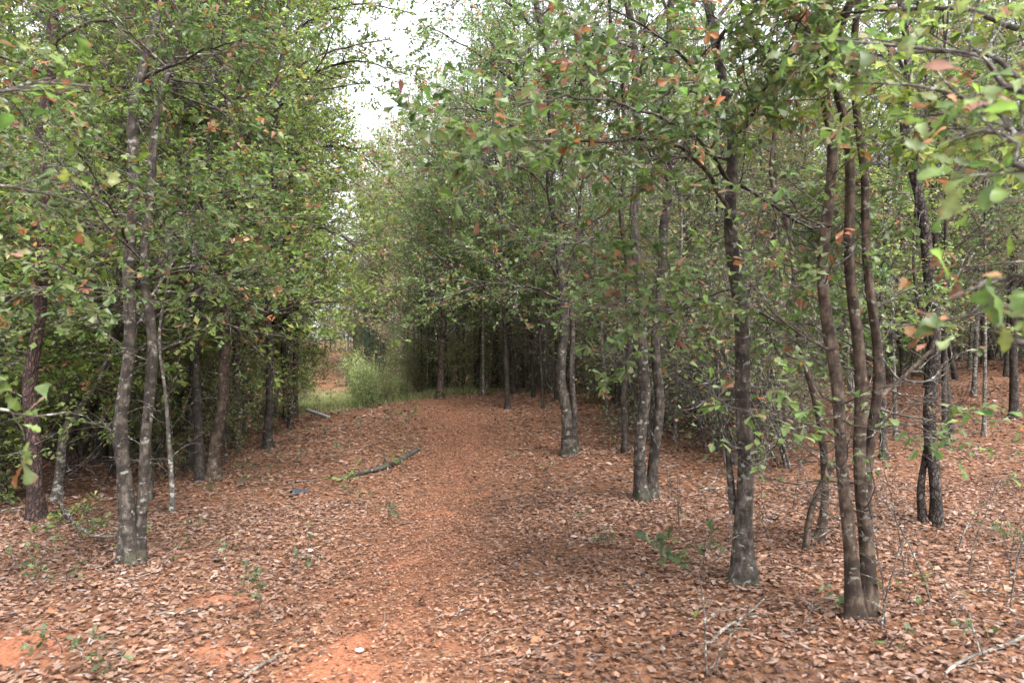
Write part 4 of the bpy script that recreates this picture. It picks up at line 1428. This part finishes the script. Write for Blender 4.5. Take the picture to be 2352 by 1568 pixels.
# seedlings and weeds
def seedling(name, label, px, py, h, n, size, sets, seed, cat='seedling', group=None, spread=.6, bend=.1):
    b = hit(px, py)
    rg = np.random.default_rng(seed)
    root = empty(name, tuple(b))
    tag(root, label, cat, group)
    k = 7
    t = np.linspace(0, 1, k)
    P = np.stack([bend * t ** 2 * rg.normal(), bend * t ** 2 * rg.normal(), t * h], -1) + rg.normal(0, .006, (k, 3)) * t[:, None]
    m = MB()
    tubes(m, P, np.linspace(.004, .002, k), 5)
    P2, R2 = spawn(rg, P[None], np.full((1, k), .003), max(3, n // 3), .3, 1, h * spread, 60, 5, .05, .12, .3, .3, .0025, .8)
    tubes(m, P2, R2, 4)
    m.build('stem', ['twig'], root)
    for i in range(n):
        j = i % len(P2)
        q_ = P2[j, rg.integers(2, 5)]
        D = nrm(P2[j, -1] - P2[j, 0]) + rg.normal(size=3) * .6
        ls = sets[rg.integers(len(sets))]
        place_leaf('leaf', ls[rg.integers(len(ls))], root, q_, D, np.array([0, -.1, 1]) + rg.normal(size=3) * .35, size * rg.uniform(.6, 1.15))
    return root


seedling('oak_seedling', 'leafy green oak seedling in the leaves before the stout oak', 1526, 1322, .2, 24, .11, [WEED], 41, spread=.6, bend=.03)
seedling('oak_seedling', 'smaller dull green seedling on a thin stem right by the stout oak'.replace(' right', ''), 1616, 1305, .2, 12, .09, [WEED], 42, bend=.03)
seedling('oak_seedling', 'seedling with drooping narrow leaves at the foot of the crowded brown stems', 1985, 1432, .2, 7, .1, [GRN], 43)
seedling('oak_seedling', 'single tiny seedling with bright leaves on open leaf carpet', 1590, 1425, .12, 3, .06, [GRN2], 44)
seedling('leafy_weed', 'bright green weed at the low end of the mossy log', 800, 1112, .16, 22, .09, [GRN2], 45, 'weed', None, 1.3)
seedling('leafy_weed', 'tall bright green sapling sprouting behind the mossy log', 942, 1040, .62, 34, .085, [GRN2, GRN], 46, 'weed', None, .35)
seedling('leafy_weed', 'low green sprout before the high end of the mossy log', 930, 1075, .14, 16, .09, [GRN2], 47, 'weed', None, 1.0)
seedling('leafy_weed', 'green sprout at the edge of the leaves below the forked oak', 515, 1300, .14, 10, .06, [WEED], 48, 'weed')
seedling('leafy_weed', 'small green sprout close by the mossy foot of the forked oak', 368, 1312, .14, 6, .06, [WEED], 49, 'weed')
seedling('leafy_weed', 'spray of dull green leaves in the open leaves beyond the blocky trunk', 2320, 1330, .45, 22, .07, [WEED], 50, 'weed')
seedling('leafy_weed', 'grey-green tuft with a bleached twig on the leaves below the paired trunks', 1398, 1255, .14, 26, .05, [WEED], 51, 'weed', None, .9)
seedling('leafy_weed', 'few green leaves on a straggling stem below the pale fallen branch', 2260, 1520, .2, 9, .055, [WEED], 52, 'weed')
rng = np.random.default_rng(91)
WEEDL = 'small dull green weed in the leaf carpet on the forked-oak side'
for i, (px, py) in enumerate([(640, 1085), (600, 1110), (560, 1090), (640, 1060), (700, 1060), (540, 1120), (480, 1150), (660, 1020), (760, 1060), (830, 1165), (885, 1200), (90, 1300), (150, 1350),
                              (60, 1370), (230, 1250), (600, 1420), (640, 1430), (140, 1505), (190, 1530), (250, 1545), (670, 1330), (450, 1250), (20, 1320), (820, 1000), (900, 980), (700, 990), (730, 1010)]):
    seedling('small_weed', WEEDL, px + rng.normal(0, 4), py + rng.normal(0, 3), rng.uniform(.1, .26), 20, .05, [WEED], 300 + i, 'weed', 'small weeds on the forked-oak side', .8)
for i, (px, py) in enumerate([(1750, 1150), (1910, 1150), (2040, 1500), (1860, 1460), (2080, 1400), (2200, 1440), (1310, 1200), (1250, 1120), (1560, 1190), (2300, 1240), (1180, 1080)]):
    seedling('small_weed', 'small straggling weed in the leaf carpet on the arching-oak side', px, py, rng.uniform(.1, .3), 7, .05, [WEED, GRN], 400 + i, 'weed', 'small weeds on the arching-oak side', .7)

# thin bare stems rising from the litter on the arching-oak side
for i, (px, py, h) in enumerate([(2035, 1440, .8), (2025, 1445, .6), (1940, 1330, .55), (2080, 1330, .9), (2140, 1400, .8), (1610, 1340, .4), (1675, 1260, .4), (1560, 1225, .5), (1625, 1560, .5), (1640, 1545, .35),
                                 (2200, 1270, .6), (2225, 1330, .7), (2320, 1400, .7), (1240, 1010, .6), (1545, 1150, .8), (1770, 1240, .5), (1820, 1180, .7)]):
    b = hit(px, py)
    rg = np.random.default_rng(600 + i)
    k = 9
    t = np.linspace(0, 1, k)
    P = np.stack([rg.normal(0, .2) * t ** 1.5, rg.normal(0, .1) * t, h * t], -1) * 1.0 + rg.normal(0, .008, (k, 3)).cumsum(0) * t[:, None]
    m = MB()
    tubes(m, P, np.linspace(.006, .002, k), 5)
    P2, R2 = spawn(rg, P[None], np.full((1, k), .003), 6, .3, 1, h * .4, 45, 6, .03, .15, .1, .3, .0025, .8)
    tubes(m, P2, R2, 4)
    o = m.build('leafless_shoot', ['twig'])
    o.location = b - np.array([0, 0, .01])
    tag(o, 'thin leafless stem standing up from the leaves on the arching-oak side', 'twig', 'thin bare stems in the leaf carpet')

# grass of the clearing
rng = np.random.default_rng(15)
mb = MB()
n = 34000
y = rng.uniform(16, 44, n)
x = np.interp(y, PATH_Y, PATH_X) + rng.normal(0, 1.7, n)
k_ = rng.uniform(0, 1, n) < grass_at(x, y) + .06
x, y = x[k_], y[k_]
n = len(x)
D = np.stack([rng.normal(0, .35, n), rng.normal(0, .35, n), np.ones(n)], -1)
a = rng.uniform(0, 6.283, n)
GR = np.array([[.14, .17, .06], [.2, .2, .09], [.1, .14, .045], [.3, .27, .16]])
put_leaves(mb, rng, np.stack([x, y, H(x, y)], -1), D, np.stack([np.cos(a), np.sin(a), 0 * a], -1), rng.uniform(.06, .2, n), GR[rng.integers(0, 4, n)] * rng.uniform(.8, 1.2, (n, 1)),
           (np.array([[0, -.05, 0], [0, .05, 0], [1, 0, .1]], float), np.array([[0, 1, 2]])), 0)
tag(mb.build('clearing_grass', ['grass']), 'thin pale green grass over the small clearing beyond the log', 'grass', None, 'stuff')

for kname, p in PROTO.items():
    if kname not in USED:
        for ch in list(p.children):
            bpy.data.objects.remove(ch)
        bpy.data.objects.remove(p)
